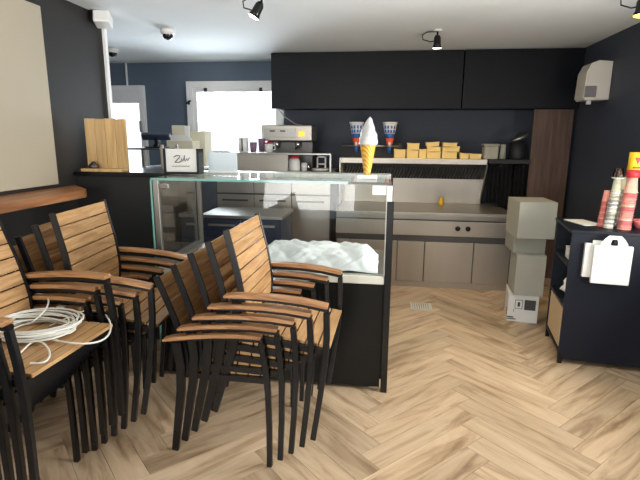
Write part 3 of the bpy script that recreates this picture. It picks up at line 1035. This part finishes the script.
prism(bm, [(5.52, 1.284), (5.82, 1.284), (5.82, 0.812), (5.78, 0.812)], 'x', ux0, ux0 + 0.016)
obj('side_bracket', bm, 'steel', t)
solo('shelf_support', box(-0.535, -0.522, 5.48, 5.90, 1.2 - 0.38, 1.345), 'steel_bright', 'narrow upright steel panel between coffee counter and vent strip', 'panel', (-0.53, 5.7, 0.82))
# small yellow object at the back of the worktop
bm = bmesh.new()
lathe(bm, [(0, 0), (0.028, 0), (0.03, 0.03), (0.02, 0.07), (0.006, 0.10), (0, 0.10)], 12, (0.63, 5.62, 0.811))
solo('sauce_bottle', bm, 'yellow_print', 'small yellow squeeze bottle standing on the steel worktop before the backsplash', 'bottle', (0.63, 5.62, 0.811))


# yellow folded trays on the shelf
def tray(x0, x1, z0, z1, y, label, tone='yellow_card'):
    bm = bmesh.new()
    d = 0.13
    s = random.uniform(0.0, 0.004)
    xs = [x0, x1]
    prism(bm, [(x0 + s, z0), (x1 - s, z0), (x1, z1), (x0, z1)], 'y', y, y + d)
    t = thing('folded_tray', label, 'food tray', ((x0 + x1) / 2, y, z0), group='yellow paper trays on the steel shelf')
    obj('tray_body', bm, tone, t)
    bm = bmesh.new()
    k = random.uniform(-0.006, 0.006)
    prism(bm, [(x0 - 0.004, z1 + 0.0005), (x1 + 0.004, z1 + 0.0005), (x1 + 0.002, z1 + 0.011 + k), ((x0 + x1) / 2, z1 + 0.008), (x0 - 0.002, z1 + 0.011 - k)], 'y', y - 0.004, y + d)
    obj('tray_lid', bm, tone, t)


S = 1.346
rows = [(0.074, 0.20, S, S + 0.085, 'leftmost'), (0.215, 0.345, S, S + 0.078, 'lower tray of the second pile'), (0.218, 0.35, S + 0.092, S + 0.155, 'upper tray of the second pile'),
        (0.352, 0.43, S, S + 0.09, 'narrow tray between the second and third piles'), (0.436, 0.588, S, S + 0.062, 'bottom tray of the tall third pile'), (0.438, 0.585, S + 0.075, S + 0.12, 'middle tray of the tall third pile'),
        (0.425, 0.565, S + 0.133, S + 0.168, 'top tray of the tall third pile'), (0.605, 0.765, S, S + 0.062, 'bottom tray of the fourth pile'),
        (0.605, 0.79, S + 0.075, S + 0.118, 'middle tray of the fourth pile'), (0.61, 0.76, S + 0.131, S + 0.163, 'top tray of the fourth pile'),
        (0.80, 0.895, S, S + 0.05, 'low tray right of the fourth pile'), (0.905, 1.03, S, S + 0.045, 'rightmost low tray')]
for x0, x1, z0, z1, s in rows:
    tray(x0, x1, z0, z1, 5.58, 'yellow paper tray on the steel shelf, ' + s)

# dark shelf with tubs on the right
t = thing('black_wall_shelf', 'black wall shelf right of the steel top shelf, holding tubs', 'shelf', (1.3, 5.9, 1.3))
obj('shelf_board', box(1.10, 1.54, 5.52, 6.17, 1.30, 1.345, 0.003), 'black_matte', t)
for x in (1.14, 1.5):
    bm = bmesh.new()
    prism(bm, [(5.62, 1.30), (6.17, 1.30), (6.17, 1.08)], 'x', x - 0.008, x + 0.008)
    obj('bracket', bm, 'black_matte', t)
t = thing('grey_tub', 'squat grey-white plastic tub with flat lid on the black wall shelf', 'tub', (1.12, 5.62, 1.346))
obj('tub_body', box(1.055, 1.205, 5.56, 5.72, 1.346, 1.485, 0.01), 'carton', t)
obj('lid', box(1.045, 1.215, 5.55, 5.73, 1.486, 1.51, 0.004), 'carton_side', t)
cup('paper_cup', 1.262, 5.62, 1.346, 0.036, 0.16, 'carton', 'grey-white upturned beaker beside the plastic tub on the black shelf', 'cup', top=0.72)
t = thing('stock_pot', 'dark stock pot on the black wall shelf under a tilted steel lid', 'pot', (1.44, 5.72, 1.346))
bm = bmesh.new()
lathe(bm, [(0, 0), (0.085, 0), (0.09, 0.01), (0.09, 0.18), (0.083, 0.18), (0.083, 0.01), (0, 0.01)], 24, (1.44, 5.72, 1.346))
obj('pot_body', bm, 'black_matte', t)
bm = bmesh.new()
tube(bm, [(1.35, 5.72, 1.49), (1.33, 5.72, 1.49), (1.33, 5.72, 1.46), (1.35, 5.72, 1.46)], 0.005)
obj('handle', bm, 'black_matte', t)
bm = bmesh.new()
lathe(bm, [(0, -0.014), (0.11, -0.014), (0.116, 0), (0.10, 0.016), (0.03, 0.034), (0.015, 0.05), (0, 0.052)], 24)
bmesh.ops.transform(bm, matrix=Matrix.Translation((1.44, 5.72, 1.578)) @ Matrix.Rotation(R(-24), 4, 'Y'), verts=bm.verts)
solo('pot_lid', bm, 'steel_bright', 'steel pot lid lying tilted on the dark stock pot', 'lid', (1.44, 5.72, 1.55))
# dark cloths hanging from a rail below the black shelf
t = thing('hanging_cloths', 'black kitchen cloths hanging from a rail beside the vent strip', 'cloth', (1.3, 5.75, 1.25))
bm = bmesh.new()
tube(bm, [(1.11, 5.62, 1.27), (1.53, 5.62, 1.27)], 0.008)
tube(bm, [(1.14, 5.62, 1.27), (1.14, 5.62, 1.30)], 0.006)
tube(bm, [(1.5, 5.62, 1.27), (1.5, 5.62, 1.30)], 0.006)
obj('rail', bm, 'black', t)
for ci, (xa, xb, zl) in enumerate(((1.12, 1.24, 0.86), (1.26, 1.38, 0.78), (1.40, 1.52, 0.83))):
    bm = bmesh.new()
    n = 14
    rows_ = []
    for j in range(9):
        f = j / 8
        z = 1.28 - (1.28 - zl) * f
        rows_.append([bm.verts.new((xa + (xb - xa) * (i / n) + 0.01 * f * math.sin(i), 5.61 + 0.018 * math.sin(i * 1.25 + ci) * (0.3 + f), z)) for i in range(n + 1)])
    for a, b_ in zip(rows_, rows_[1:]):
        for i in range(n):
            bm.faces.new((a[i], a[i + 1], b_[i + 1], b_[i])).smooth = True
    ret = bmesh.ops.solidify(bm, geom=bm.faces[:], thickness=0.004)
    obj('cloth', bm, 'black_cloth', t)

# cone-shaped cups in a wire holder
t = thing('cone_cup_rack', 'black board rack holding two printed cone cups behind the waffle cone model', 'rack', (-0.17, 5.62, 1.346))
obj('back_board', box(-0.52, 0.17, 5.66, 5.675, 1.346, 1.50), 'black_matte', t)
bm = bmesh.new()
tube(bm, [(-0.52, 5.60, 1.475), (0.13, 5.60, 1.475)], 0.008)
for x in (-0.50, -0.17, 0.11):
    tube(bm, [(x, 5.60, 1.475), (x, 5.66, 1.475)], 0.005)
for x in (-0.355, 0.017):
    tube(bm, arc((x, 5.56), 0.045, 0.045, 0, 2 * PI, 1.475), 0.004)
obj('wire_rail', bm, 'steel', t)
for x, lab in ((-0.355, 'blue, white and orange printed cone cup left of the waffle cone'), (0.017, 'blue, white and orange printed cone cup right of the waffle cone')):
    t = thing('cone_cup', lab, 'cup', (x, 5.56, 1.40), group='printed cone cups in the rack')
    def seg(r0, z0, r1, z1, m, nm, lip=False):
        bm = bmesh.new()
        lathe(bm, [(0, z0), (r0, z0), (r1, z1), (0, z1)], 22, (x, 5.56, 1.40))
        obj(nm, bm, m, t)
    seg(0.012, 0.0, 0.026, 0.07, 'blue_print', 'cone_tip')
    seg(0.026, 0.07, 0.050, 0.165, 'orange_print', 'orange_band')
    seg(0.050, 0.165, 0.058, 0.21, 'blue_print', 'blue_band')
    seg(0.058, 0.21, 0.077, 0.325, 'cup_white', 'white_band')
    bm = bmesh.new()
    lathe(bm, [(0.0, 0.318), (0.081, 0.318), (0.084, 0.338), (0.0, 0.338)], 22, (x, 5.56, 1.40))
    obj('white_rim', bm, 'cup_white', t)
    # blue block marks (lettering too small to read) round the front, and a white swirl mark on the orange
    bm = bmesh.new()
    for zz, rr_ in ((0.282, 0.0705), (0.238, 0.0635)):
        for k in range(4):
            a = R(-90 + (-45 + k * 30))
            bx(bm, -0.010, 0.010, -0.003, 0.003, -0.017, 0.017, 0, Matrix.Translation((x + rr_ * math.cos(a), 5.56 + rr_ * math.sin(a), 1.40 + zz)) @ Matrix.Rotation(a + PI / 2, 4, 'Z'))
    obj('blue_lettering', bm, 'blue_print', t)
    bm = bmesh.new()
    lathe(bm, [(0, -0.03), (0.016, -0.02), (0.016, 0.01), (0.006, 0.03), (0, 0.035)], 12, (x, 5.535, 1.40 + 0.105))
    obj('swirl_print', bm, 'cup_white', t)

# ------------------------------------------------------------------ upper cabinets and brown side panel
t = thing('wall_cabinet', 'wide black wall cabinet along the ceiling above the cooking counter', 'cabinet', (0.0, 5.6, 1.89))
obj('carcass', box(-1.335, 0.778, 5.61, 6.17, 1.90, 2.495), 'cab_black', t)
for x0, x1 in ((-1.34, 0.776),):
    obj('door', box(x0, x1, 5.588, 5.608, 1.885, 2.488, 0.002), 'cab_black', t)
t = thing('wall_cabinet', 'narrower black wall cabinet at the right end, above the brown panel', 'cabinet', (1.39, 5.6, 1.89))
obj('carcass', box(0.79, 1.99, 5.61, 6.17, 1.90, 2.495), 'cab_black', t)
obj('door', box(0.788, 1.99, 5.588, 5.608, 1.885, 2.488, 0.002), 'cab_black', t)
solo('brown_panel', box(1.555, 1.96, 5.62, 5.645, 0.0, 1.88, 0.002), 'brown_panel', 'tall brown wood panel standing between the cooking line and the right wall', 'panel', (1.75, 5.63, 0))
bm = bmesh.new()
cpts = [(-1.27, 5.62, 1.885), (-1.2, 5.63, 1.80), (-1.08, 5.66, 1.72), (-1.0, 5.7, 1.705)]
tube(bm, cpts, 0.006)
solo('power_cable', bm, 'grey_plastic', 'thin grey cable dropping from the wall cabinet to the espresso machine', 'cable', (-1.0, 5.7, 1.705))

# ------------------------------------------------------------------ paper towel dispenser on the right wall
t = thing('towel_dispenser', 'ivory paper towel dispenser with smoky window on the right wall', 'dispenser', (1.99, 5.0, 1.94))
bm = bmesh.new()
poly = [(1.998, 1.925), (1.998, 2.26), (1.88, 2.27), (1.82, 2.245), (1.785, 2.17), (1.775, 1.945), (1.795, 1.92)]
prism(bm, poly, 'y', 4.90, 5.14)
bmesh.ops.bevel(bm, geom=[e for e in bm.edges if abs(e.verts[0].co.y - e.verts[1].co.y) < 1e-6], offset=0.012, segments=2, affect='EDGES')
obj('housing', bm, 'dispenser', t)
obj('viewing_window', box(1.779, 1.88, 4.893, 4.905, 1.945, 2.045, 0.004), 'window_grey', t)
bm = bmesh.new()
bx(bm, 1.83, 1.865, 4.95, 4.99, 1.885, 1.922, 0.004)
obj('lever', bm, 'white_plastic', t)

# ------------------------------------------------------------------ stacked cartons
def carton(x0, x1, y0, y1, z0, z1, label, rz=0, m='carton', openf=False):
    cx, cy = (x0 + x1) / 2, (y0 + y1) / 2
    t = thing('cardboard_box', label, 'box', (cx, cy, z0), (0, 0, R(rz)), group='stacked cardboard boxes')
    hx, hy, h = (x1 - x0) / 2, (y1 - y0) / 2, z1 - z0
    bm = bmesh.new()
    bx(bm, -hx, hx, -hy, hy, 0, h - 0.006, 0.003)
    obj('box_body', bm, m, t, keep=True)
    for s in (-1, 1):
        bm = bmesh.new()
        bx(bm, min(s * 0.002, s * hx), max(s * 0.002, s * hx), -hy, hy, h - 0.0055, h - 0.001)
        obj('flap', bm, m, t, keep=True)
    return t, hx, hy, h


t, hx, hy, h = carton(1.11, 1.355, 4.15, 4.45, 0.0, 0.25, 'white printed cardboard box at the bottom of the stack beside the dark unit', -9, 'carton_white')
bm = bmesh.new()
bx(bm, -0.062, -0.008, -hy - 0.002, -hy + 0.001, 0.12, 0.20)
obj('printed_label', bm, 'paper', t, keep=True)
for x0, x1, z0, z1 in ((-0.064, -0.006, 0.196, 0.2), (-0.064, -0.006, 0.12, 0.124), (-0.066, -0.062, 0.12, 0.2), (-0.009, -0.005, 0.12, 0.2), (-0.045, -0.025, 0.14, 0.18), (0.01, 0.10, 0.115, 0.205), (-0.075, -0.07, 0.09, 0.11), (-0.12, -0.07, 0.035, 0.045), (-0.12, -0.05, 0.02, 0.027)):
    obj('printed_mark', box(x0, x1, -hy - 0.004, -hy + 0.001, z0, z1), 'print_dark', t, keep=True)
for z in (0.05, 0.08):
    obj('printed_bar', box(-hx - 0.003, -hx + 0.001, -0.12, -0.04, z, z + 0.014), 'red_print', t, keep=True)
carton(1.125, 1.36, 4.12, 4.42, 0.251, 0.605, 'grey-white cardboard box directly on the white printed box', -4)
carton(1.10, 1.36, 4.20, 4.52, 0.606, 0.745, 'shallow grey-white cardboard box under the topmost box', -1, 'carton_side')
carton(1.095, 1.395, 4.13, 4.50, 0.746, 1.055, 'wide grey-white cardboard box on top of the stack', 1)

# ------------------------------------------------------------------ dark blue shelf unit on the right (turned a little)
RU = (0, 0, R(-8))
t = thing('shelf_unit', 'dark navy open-sided shelf unit standing against the right wall', 'shelf unit', (1.25, 3.37, 0), RU)
U = t
def ub(x0, x1, y0, y1, z0, z1, bev=0.0):
    return box(x0, x1, y0, y1, z0, z1, bev)
Wd, Dp, Ht = 0.67, 0.53, 0.965
obj('front_board', ub(0, Wd, 0, 0.02, 0.035, Ht - 0.02, 0.002), 'navy_board', t, keep=True)
obj('rear_board', ub(0, Wd, Dp - 0.02, Dp, 0.07, Ht - 0.02, 0.002), 'navy_board', t, keep=True)
obj('end_board', ub(Wd - 0.02, Wd, 0.02, Dp - 0.02, 0.07, Ht - 0.02), 'navy_board', t, keep=True)
obj('top_board', ub(-0.012, Wd + 0.005, -0.01, Dp + 0.01, Ht - 0.02, Ht, 0.003), 'navy_board', t, keep=True)
for z in (0.075, 0.41, 0.70):
    obj('shelf_board', ub(0.0, Wd - 0.02, 0.02, Dp - 0.02, z, z + 0.02), 'navy_board', t, keep=True)
obj('divider', ub(0.3, 0.32, 0.02, Dp - 0.02, 0.095, Ht - 0.02), 'navy_board', t, keep=True)
obj('cane_panel', ub(0.001, 0.012, 0.045, Dp - 0.06, 0.11, 0.40, 0.002), 'cane', t, keep=True)
for x in (0.0, Wd - 0.035):
    for y in (0.0, Dp - 0.035):
        obj('leg', ub(x, x + 0.03, y, y + 0.03, 0, 0.07), 'black', t, keep=True)
UM = WM[t.name]
def uw(x, y, z):
    return UM @ Vector((x, y, z))

p = uw(0.08, 0.2, 0.721)
t = thing('small_white_box', 'small white box on the upper shelf inside the dark unit', 'box', p, RU)
obj('box_body', box(-0.05, 0.06, -0.08, 0.08, 0, 0.07, 0.003), 'paper', t, keep=True)
obj('box_lid', box(-0.052, 0.062, -0.082, 0.082, 0.0705, 0.082, 0.003), 'paper', t, keep=True)
# white crumpled cloth
bm = bmesh.new()
bmesh.ops.create_icosphere(bm, subdivisions=4, radius=1)
for v in bm.verts:
    n_ = 1 + 0.35 * mn.noise(v.co * 2.2) + 0.15 * mn.noise(v.co * 5)
    v.co = Vector((v.co.x * 0.09 * n_, v.co.y * 0.13 * n_, max(0.0, 0.085 + v.co.z * 0.09 * n_)))
for f in bm.faces:
    f.smooth = True
p = uw(0.12, 0.17, 0.431)
o = solo('white_cloth', bm, 'cloth_white', 'crumpled white cloth on the middle shelf inside the dark unit', 'cloth')
o.location = p
# loose paper on top
bm = bmesh.new()
bx(bm, -0.075, 0.075, -0.13, 0.13, 0, 0.004)
o = solo('paper_sheets', bm, 'paper', 'white paper sheets lying on top of the dark shelf unit', 'paper')
o.location = uw(0.14, 0.34, 0.966)
o.rotation_euler = (0, 0, R(12))

# white carrier bags on a hook
t = thing('carrier_bag', 'white paper carrier bag with cut-out handle hanging on the dark shelf unit', 'bag', uw(0.225, -0.03, 0.625), RU)
def bag(t, x0, x1, y0, y1, z0, z1, hw):
    bm = bmesh.new()
    bx(bm, x0, x1, y0, y1, z0, z1, 0.003)
    obj('bag_body', bm, 'paper', t, keep=True)
    # handle loop: arch with hole
    bm = bmesh.new()
    cxm = (x0 + x1) / 2
    outer = [(-hw, 0), (-hw, 0.015), (-hw * 0.75, 0.045), (-hw * 0.45, 0.068), (hw * 0.45, 0.068), (hw * 0.75, 0.045), (hw, 0.015), (hw, 0)]
    inner = [(-0.018, 0.0), (-0.022, 0.016), (-0.018, 0.036), (-0.01, 0.044), (0.01, 0.044), (0.018, 0.036), (0.022, 0.016), (0.018, 0.0)]
    for ya, yb in ((y0, y0 + 0.003),):
        A = [[bm.verts.new((cxm + a, y, z1 + b_)) for a, b_ in outer] for y in (ya, yb)]
        B = [[bm.verts.new((cxm + a, y, z1 + b_)) for a, b_ in inner] for y in (ya, yb)]
        for i in range(7):
            bm.faces.new((A[0][i], A[0][i + 1], B[0][i + 1], B[0][i]))
            bm.faces.new((A[1][i], B[1][i], B[1][i + 1], A[1][i + 1]))
            bm.faces.new((A[0][i], A[1][i], A[1][i + 1], A[0][i + 1]))
            bm.faces.new((B[0][i], B[0][i + 1], B[1][i + 1], B[1][i]))
    obj('bag_handle', bm, 'paper', t, keep=True)
bag(t, -0.098, 0.128, -0.036, -0.006, 0.0, 0.258, 0.078)
t2 = thing('carrier_bag', 'second white paper carrier bag, peeking out left behind the front bag', 'bag', uw(0.225, -0.015, 0.645), RU)
obj('bag_body', box(-0.145, -0.02, -0.019, 0.012, 0.01, 0.24, 0.003), 'paper', t2, keep=True)
obj('bag_handle', box(-0.10, -0.03, -0.008, -0.004, 0.24, 0.262), 'paper', t2, keep=True)
bm = bmesh.new()
tube(bm, [(0, 0.03, 0.0), (0, -0.03, 0.0), (0, -0.038, 0.012)], 0.007)
o = solo('bag_hook', bm, 'black', 'black hook on the dark shelf unit through the bag handle', 'hook')
o.location = uw(0.24, -0.035, 0.90)
o.rotation_euler = RU


# nested paper cups standing in columns
def cup_mesh(r, h, top, n=20):
    bm = bmesh.new()
    lathe(bm, [(0, 0.0), (r, 0.0), (r * top, h), (r * top + 0.004, h), (r * top + 0.004, h - 0.005), (r * top - 0.001, h - 0.006)], n)
    bmesh.ops.recalc_face_normals(bm, faces=bm.faces)
    me = bpy.data.meshes.new('paper_cup')
    bm.to_mesh(me)
    bm.free()
    return me


def cups(base, n, step, r, h, ms, lean, group, lab):
    mes = []
    for m in ms:
        me = cup_mesh(r, h, 1.32)
        me.materials.append(M[m])
        mes.append(me)
    for i in range(n):
        o = bpy.data.objects.new('paper_cup', mes[(i * 7 + i // 3) % len(mes)])
        C.objects.link(o)
        # the cups are turned over, rims down
        o.rotation_euler = (PI, 0, random.uniform(0, 6))
        f = i / max(1, n - 1)
        o.location = (base[0] + lean[0] * f + random.uniform(-.0015, .0015), base[1] + lean[1] * f, base[2] + h + i * step)
        o['category'] = 'cup'
        o['group'] = group
        o['label'] = lab if 0 < i < n - 1 else ('bottom ' if i == 0 else 'uppermost ') + lab
    return base[2] + h + (n - 1) * step


zt = 0.966
b1 = uw(0.22, 0.21, zt)
cups((b1.x, b1.y, zt + 0.001), 14, 0.0135, 0.017, 0.075, ('pink_cup2', 'pink_cup'), (0.012, 0), 'rosy cups in the short left column', 'rosy paper cup of the short leftmost cup column')
b2 = uw(0.25, 0.155, zt)
cups((b2.x, b2.y, zt + 0.001), 19, 0.0140, 0.021, 0.085, ('green_cup', 'cup_white', 'grey_plastic'), (0.02, 0.0), 'pale green cups in the middle column', 'pale greenish paper cup of the middle cup column')
b3 = uw(0.338, 0.13, zt)
topz = cups((b3.x, b3.y, zt + 0.001), 17, 0.0155, 0.030, 0.10, ('pink_cup', 'pink_pale', 'pink_cup2', 'pink_cup'), (0.012, 0), 'pink cups in the tall right column', 'pink printed paper cup of the tall thick cup column')
b4 = uw(0.30, 0.25, zt)
cups((b4.x, b4.y, zt + 0.001), 20, 0.0135, 0.02, 0.085, ('grey_plastic', 'green_cup'), (0.03, 0), 'grey cups behind the pink column', 'grey paper cup of the thin column behind the pink one')
# clear lid cup on the middle column
t = thing('clear_cup', 'clear plastic cup topping the pale green cup column', 'cup', (b2.x + 0.021, b2.y, zt + 0.085 + 18 * 0.0140 + 0.003))
bm = bmesh.new()
lathe(bm, [(0.036, 0.0), (0.026, 0.065), (0.0, 0.066), (0, 0.064), (0.025, 0.063), (0.034, 0.0), (0.036, 0.0)], 20)
obj('cup_body', bm, 'jar_glass', t, keep=True)
bm = bmesh.new()
lathe(bm, [(0.034, 0.0), (0.039, 0.0), (0.039, 0.006), (0.034, 0.006), (0.034, 0.0)], 20)
obj('rim', bm, 'white_plastic', t, keep=True)
# yellow and red cup topping the pink column
t = thing('yellow_cup', 'yellow and red printed cup topping the tall pink cup column', 'cup', (b3.x + 0.013, b3.y, topz + 0.003))
bm = bmesh.new()
lathe(bm, [(0, 0.115), (0.036, 0.115), (0.040, 0.035), (0, 0.035)], 24)
obj('cup_body', bm, 'yellow_print', t, keep=True)
bm = bmesh.new()
lathe(bm, [(0.0, 0.034), (0.0405, 0.034), (0.043, 0.0), (0.0, 0.0)], 24)
obj('red_band', bm, 'red_print', t, keep=True)
bm = bmesh.new()
# red triangle wrapping the cup front
def wrap(u, z):
    r = 0.0400 - (z - 0.035) / 0.08 * 0.004 + 0.0010
    a = -PI / 2 + u / r
    return (r * math.cos(a), r * math.sin(a), z)
def patch(bm, f, n=6, m_=4):
    g = [[bm.verts.new(wrap(*f(i / n, j / m_))) for i in range(n + 1)] for j in range(m_ + 1)]
    for j in range(m_):
        for i in range(n):
            try:
                bm.faces.new((g[j][i], g[j][i + 1], g[j + 1][i + 1], g[j + 1][i]))
            except ValueError:
                pass
patch(bm, lambda u, v: ((u - 0.5) * (0.002 + 0.036 * v), 0.06 + 0.032 * v))
patch(bm, lambda u, v: ((u - 0.5) * 0.05, 0.041 + 0.009 * v), 6, 1)
obj('red_triangle', bm, 'red_print', t, keep=True)
for c_ in t.children:
    c_.data.transform(Matrix.Diagonal((1.0, 1.0, 1.4, 1.0)))
# red bowl partly out of frame
bm = bmesh.new()
lathe(bm, [(0, 0), (0.025, 0), (0.05, 0.045), (0.052, 0.06), (0.046, 0.06), (0.022, 0.006), (0, 0.006)], 20)
o = solo('red_bowl', bm, 'pink_cup2', 'round red bowl at the right edge on the dark shelf unit', 'bowl')
o.location = uw(0.455, 0.20, zt)

# ------------------------------------------------------------------ floor vent
t = thing('floor_grate', 'small square steel grate set on the floor in front of the cooking counter', 'grate', (0.368, 4.42, 0))
bm = bmesh.new()
for x0, x1, y0, y1 in ((0.27, 0.466, 4.31, 4.325), (0.27, 0.466, 4.50, 4.515), (0.27, 0.285, 4.325, 4.50), (0.451, 0.466, 4.325, 4.50)):
    bx(bm, x0, x1, y0, y1, 0.0005, 0.006)
obj('grate_frame', bm, 'alu', t)
for i in range(8):
    x = 0.293 + i * 0.0205
    obj('grate_bar', box(x, x + 0.011, 4.325, 4.50, 0.0008, 0.005), 'alu', t)

# ------------------------------------------------------------------ ceiling fittings
def dome(x, y, label):
    t = thing('dome_camera', label, 'security camera', (x, y, 2.499))
    bm = bmesh.new()
    lathe(bm, [(0, 0), (0.062, 0), (0.065, -0.02), (0.055, -0.045), (0, -0.047)], 24, (x, y, 2.499))
    obj('housing', bm, 'white_plastic', t)
    bm = bmesh.new()
    lathe(bm, [(0.046, -0.046), (0.044, -0.065), (0.03, -0.082), (0.012, -0.089), (0, -0.09)], 24, (x, y, 2.499))
    obj('lens_dome', bm, 'lens', t)


dome(-3.02, 5.2, 'white dome camera with dark lens on the ceiling near the rear door')
dome(-1.99, 4.36, 'white dome camera with dark lens on the ceiling, nearer the spotlight')
t = thing('bullet_camera', 'white box camera mounted at the top end of the dark left wall', 'security camera', (-2.25, 3.75, 2.45))
bm = bmesh.new()
bx(bm, -0.06, 0.06, -0.06, 0.08, -0.045, 0.045, 0.012, Matrix.Translation((-2.21, 3.70, 2.44)) @ Matrix.Rotation(R(20), 4, 'Z') @ Matrix.Rotation(R(-12), 4, 'X'))
obj('housing', bm, 'white_plastic', t)
bm = bmesh.new()
bx(bm, -2.298, -2.24, 3.66, 3.72, 2.465, 2.498)
obj('bracket', bm, 'black', t)


def spot(x, y, aim, label, glow='lamp_glow', power=25, col=(1, 0.9, 0.72), plate=True, ang=75):
    t = thing('ceiling_spotlight', label, 'spotlight', (x, y, 2.499))
    if plate:
        bm = bmesh.new()
        lathe(bm, [(0, 0), (0.045, 0), (0.045, -0.012), (0, -0.014)], 20, (x, y, 2.499))
        obj('ceiling_plate', bm, 'white_plastic' if glow == 'lamp_glow' and x > 0 else 'black', t)
    hc = Vector((x + aim[0] * 0.06, y + aim[1] * 0.06, 2.41))
    bm = bmesh.new()
    tube(bm, [(x, y, 2.49), (x, y, 2.43), tuple(hc)], 0.008)
    tube(bm, [(x, y, 2.485), (x - 0.09, y, 2.482), (x - 0.13, y, 2.46), (x - 0.125, y, 2.42), (x - 0.06, y, 2.40), tuple(hc)], 0.005)
    obj('arm', bm, 'black', t)
    d = Vector(aim).normalized()
    rot = Vector((0, 0, -1)).rotation_difference(d).to_matrix().to_4x4()
    bm = bmesh.new()
    lathe(bm, [(0, 0.045), (0.018, 0.045), (0.03, 0.025), (0.032, -0.03), (0.042, -0.062), (0.039, -0.062), (0.028, -0.03), (0.0, -0.03)], 20)
    bmesh.ops.transform(bm, matrix=Matrix.Translation(hc) @ rot, verts=bm.verts)
    obj('lamp_head', bm, 'black', t)
    bm = bmesh.new()
    lathe(bm, [(0, -0.045), (0.03, -0.045), (0.038, -0.0615), (0.028, -0.066), (0, -0.068)], 20)
    bmesh.ops.transform(bm, matrix=Matrix.Translation(hc) @ rot, verts=bm.verts)
    obj('bulb', bm, glow, t)
    l = bpy.data.lights.new('spot_light', 'SPOT')
    l.energy = power
    l.color = col
    l.spot_size = R(ang)
    l.spot_blend = 0.6
    l.shadow_soft_size = 0.035
    lo = bpy.data.objects.new('spot_light', l)
    lo.location = hc + d * 0.075
    lo.rotation_euler = Vector((0, 0, -1)).rotation_difference(d).to_euler()
    C.objects.link(lo)


spot(0.40, 4.62, (0.02, 0.08, -1.0), 'black ceiling spotlight aimed at the cooking counter', power=24, col=(1.0, 0.68, 0.28), ang=125)
spot(-0.88, 3.42, (-0.42, -0.1, -0.75), 'black ceiling spotlight with chrome rim above the display case', power=4, col=(1, 0.93, 0.84))
spot(1.60, 3.62, (-0.05, -0.1, -0.9), 'black ceiling spotlight glowing yellow at the right edge', 'lamp_yellow', 10, (1.0, 0.8, 0.35))
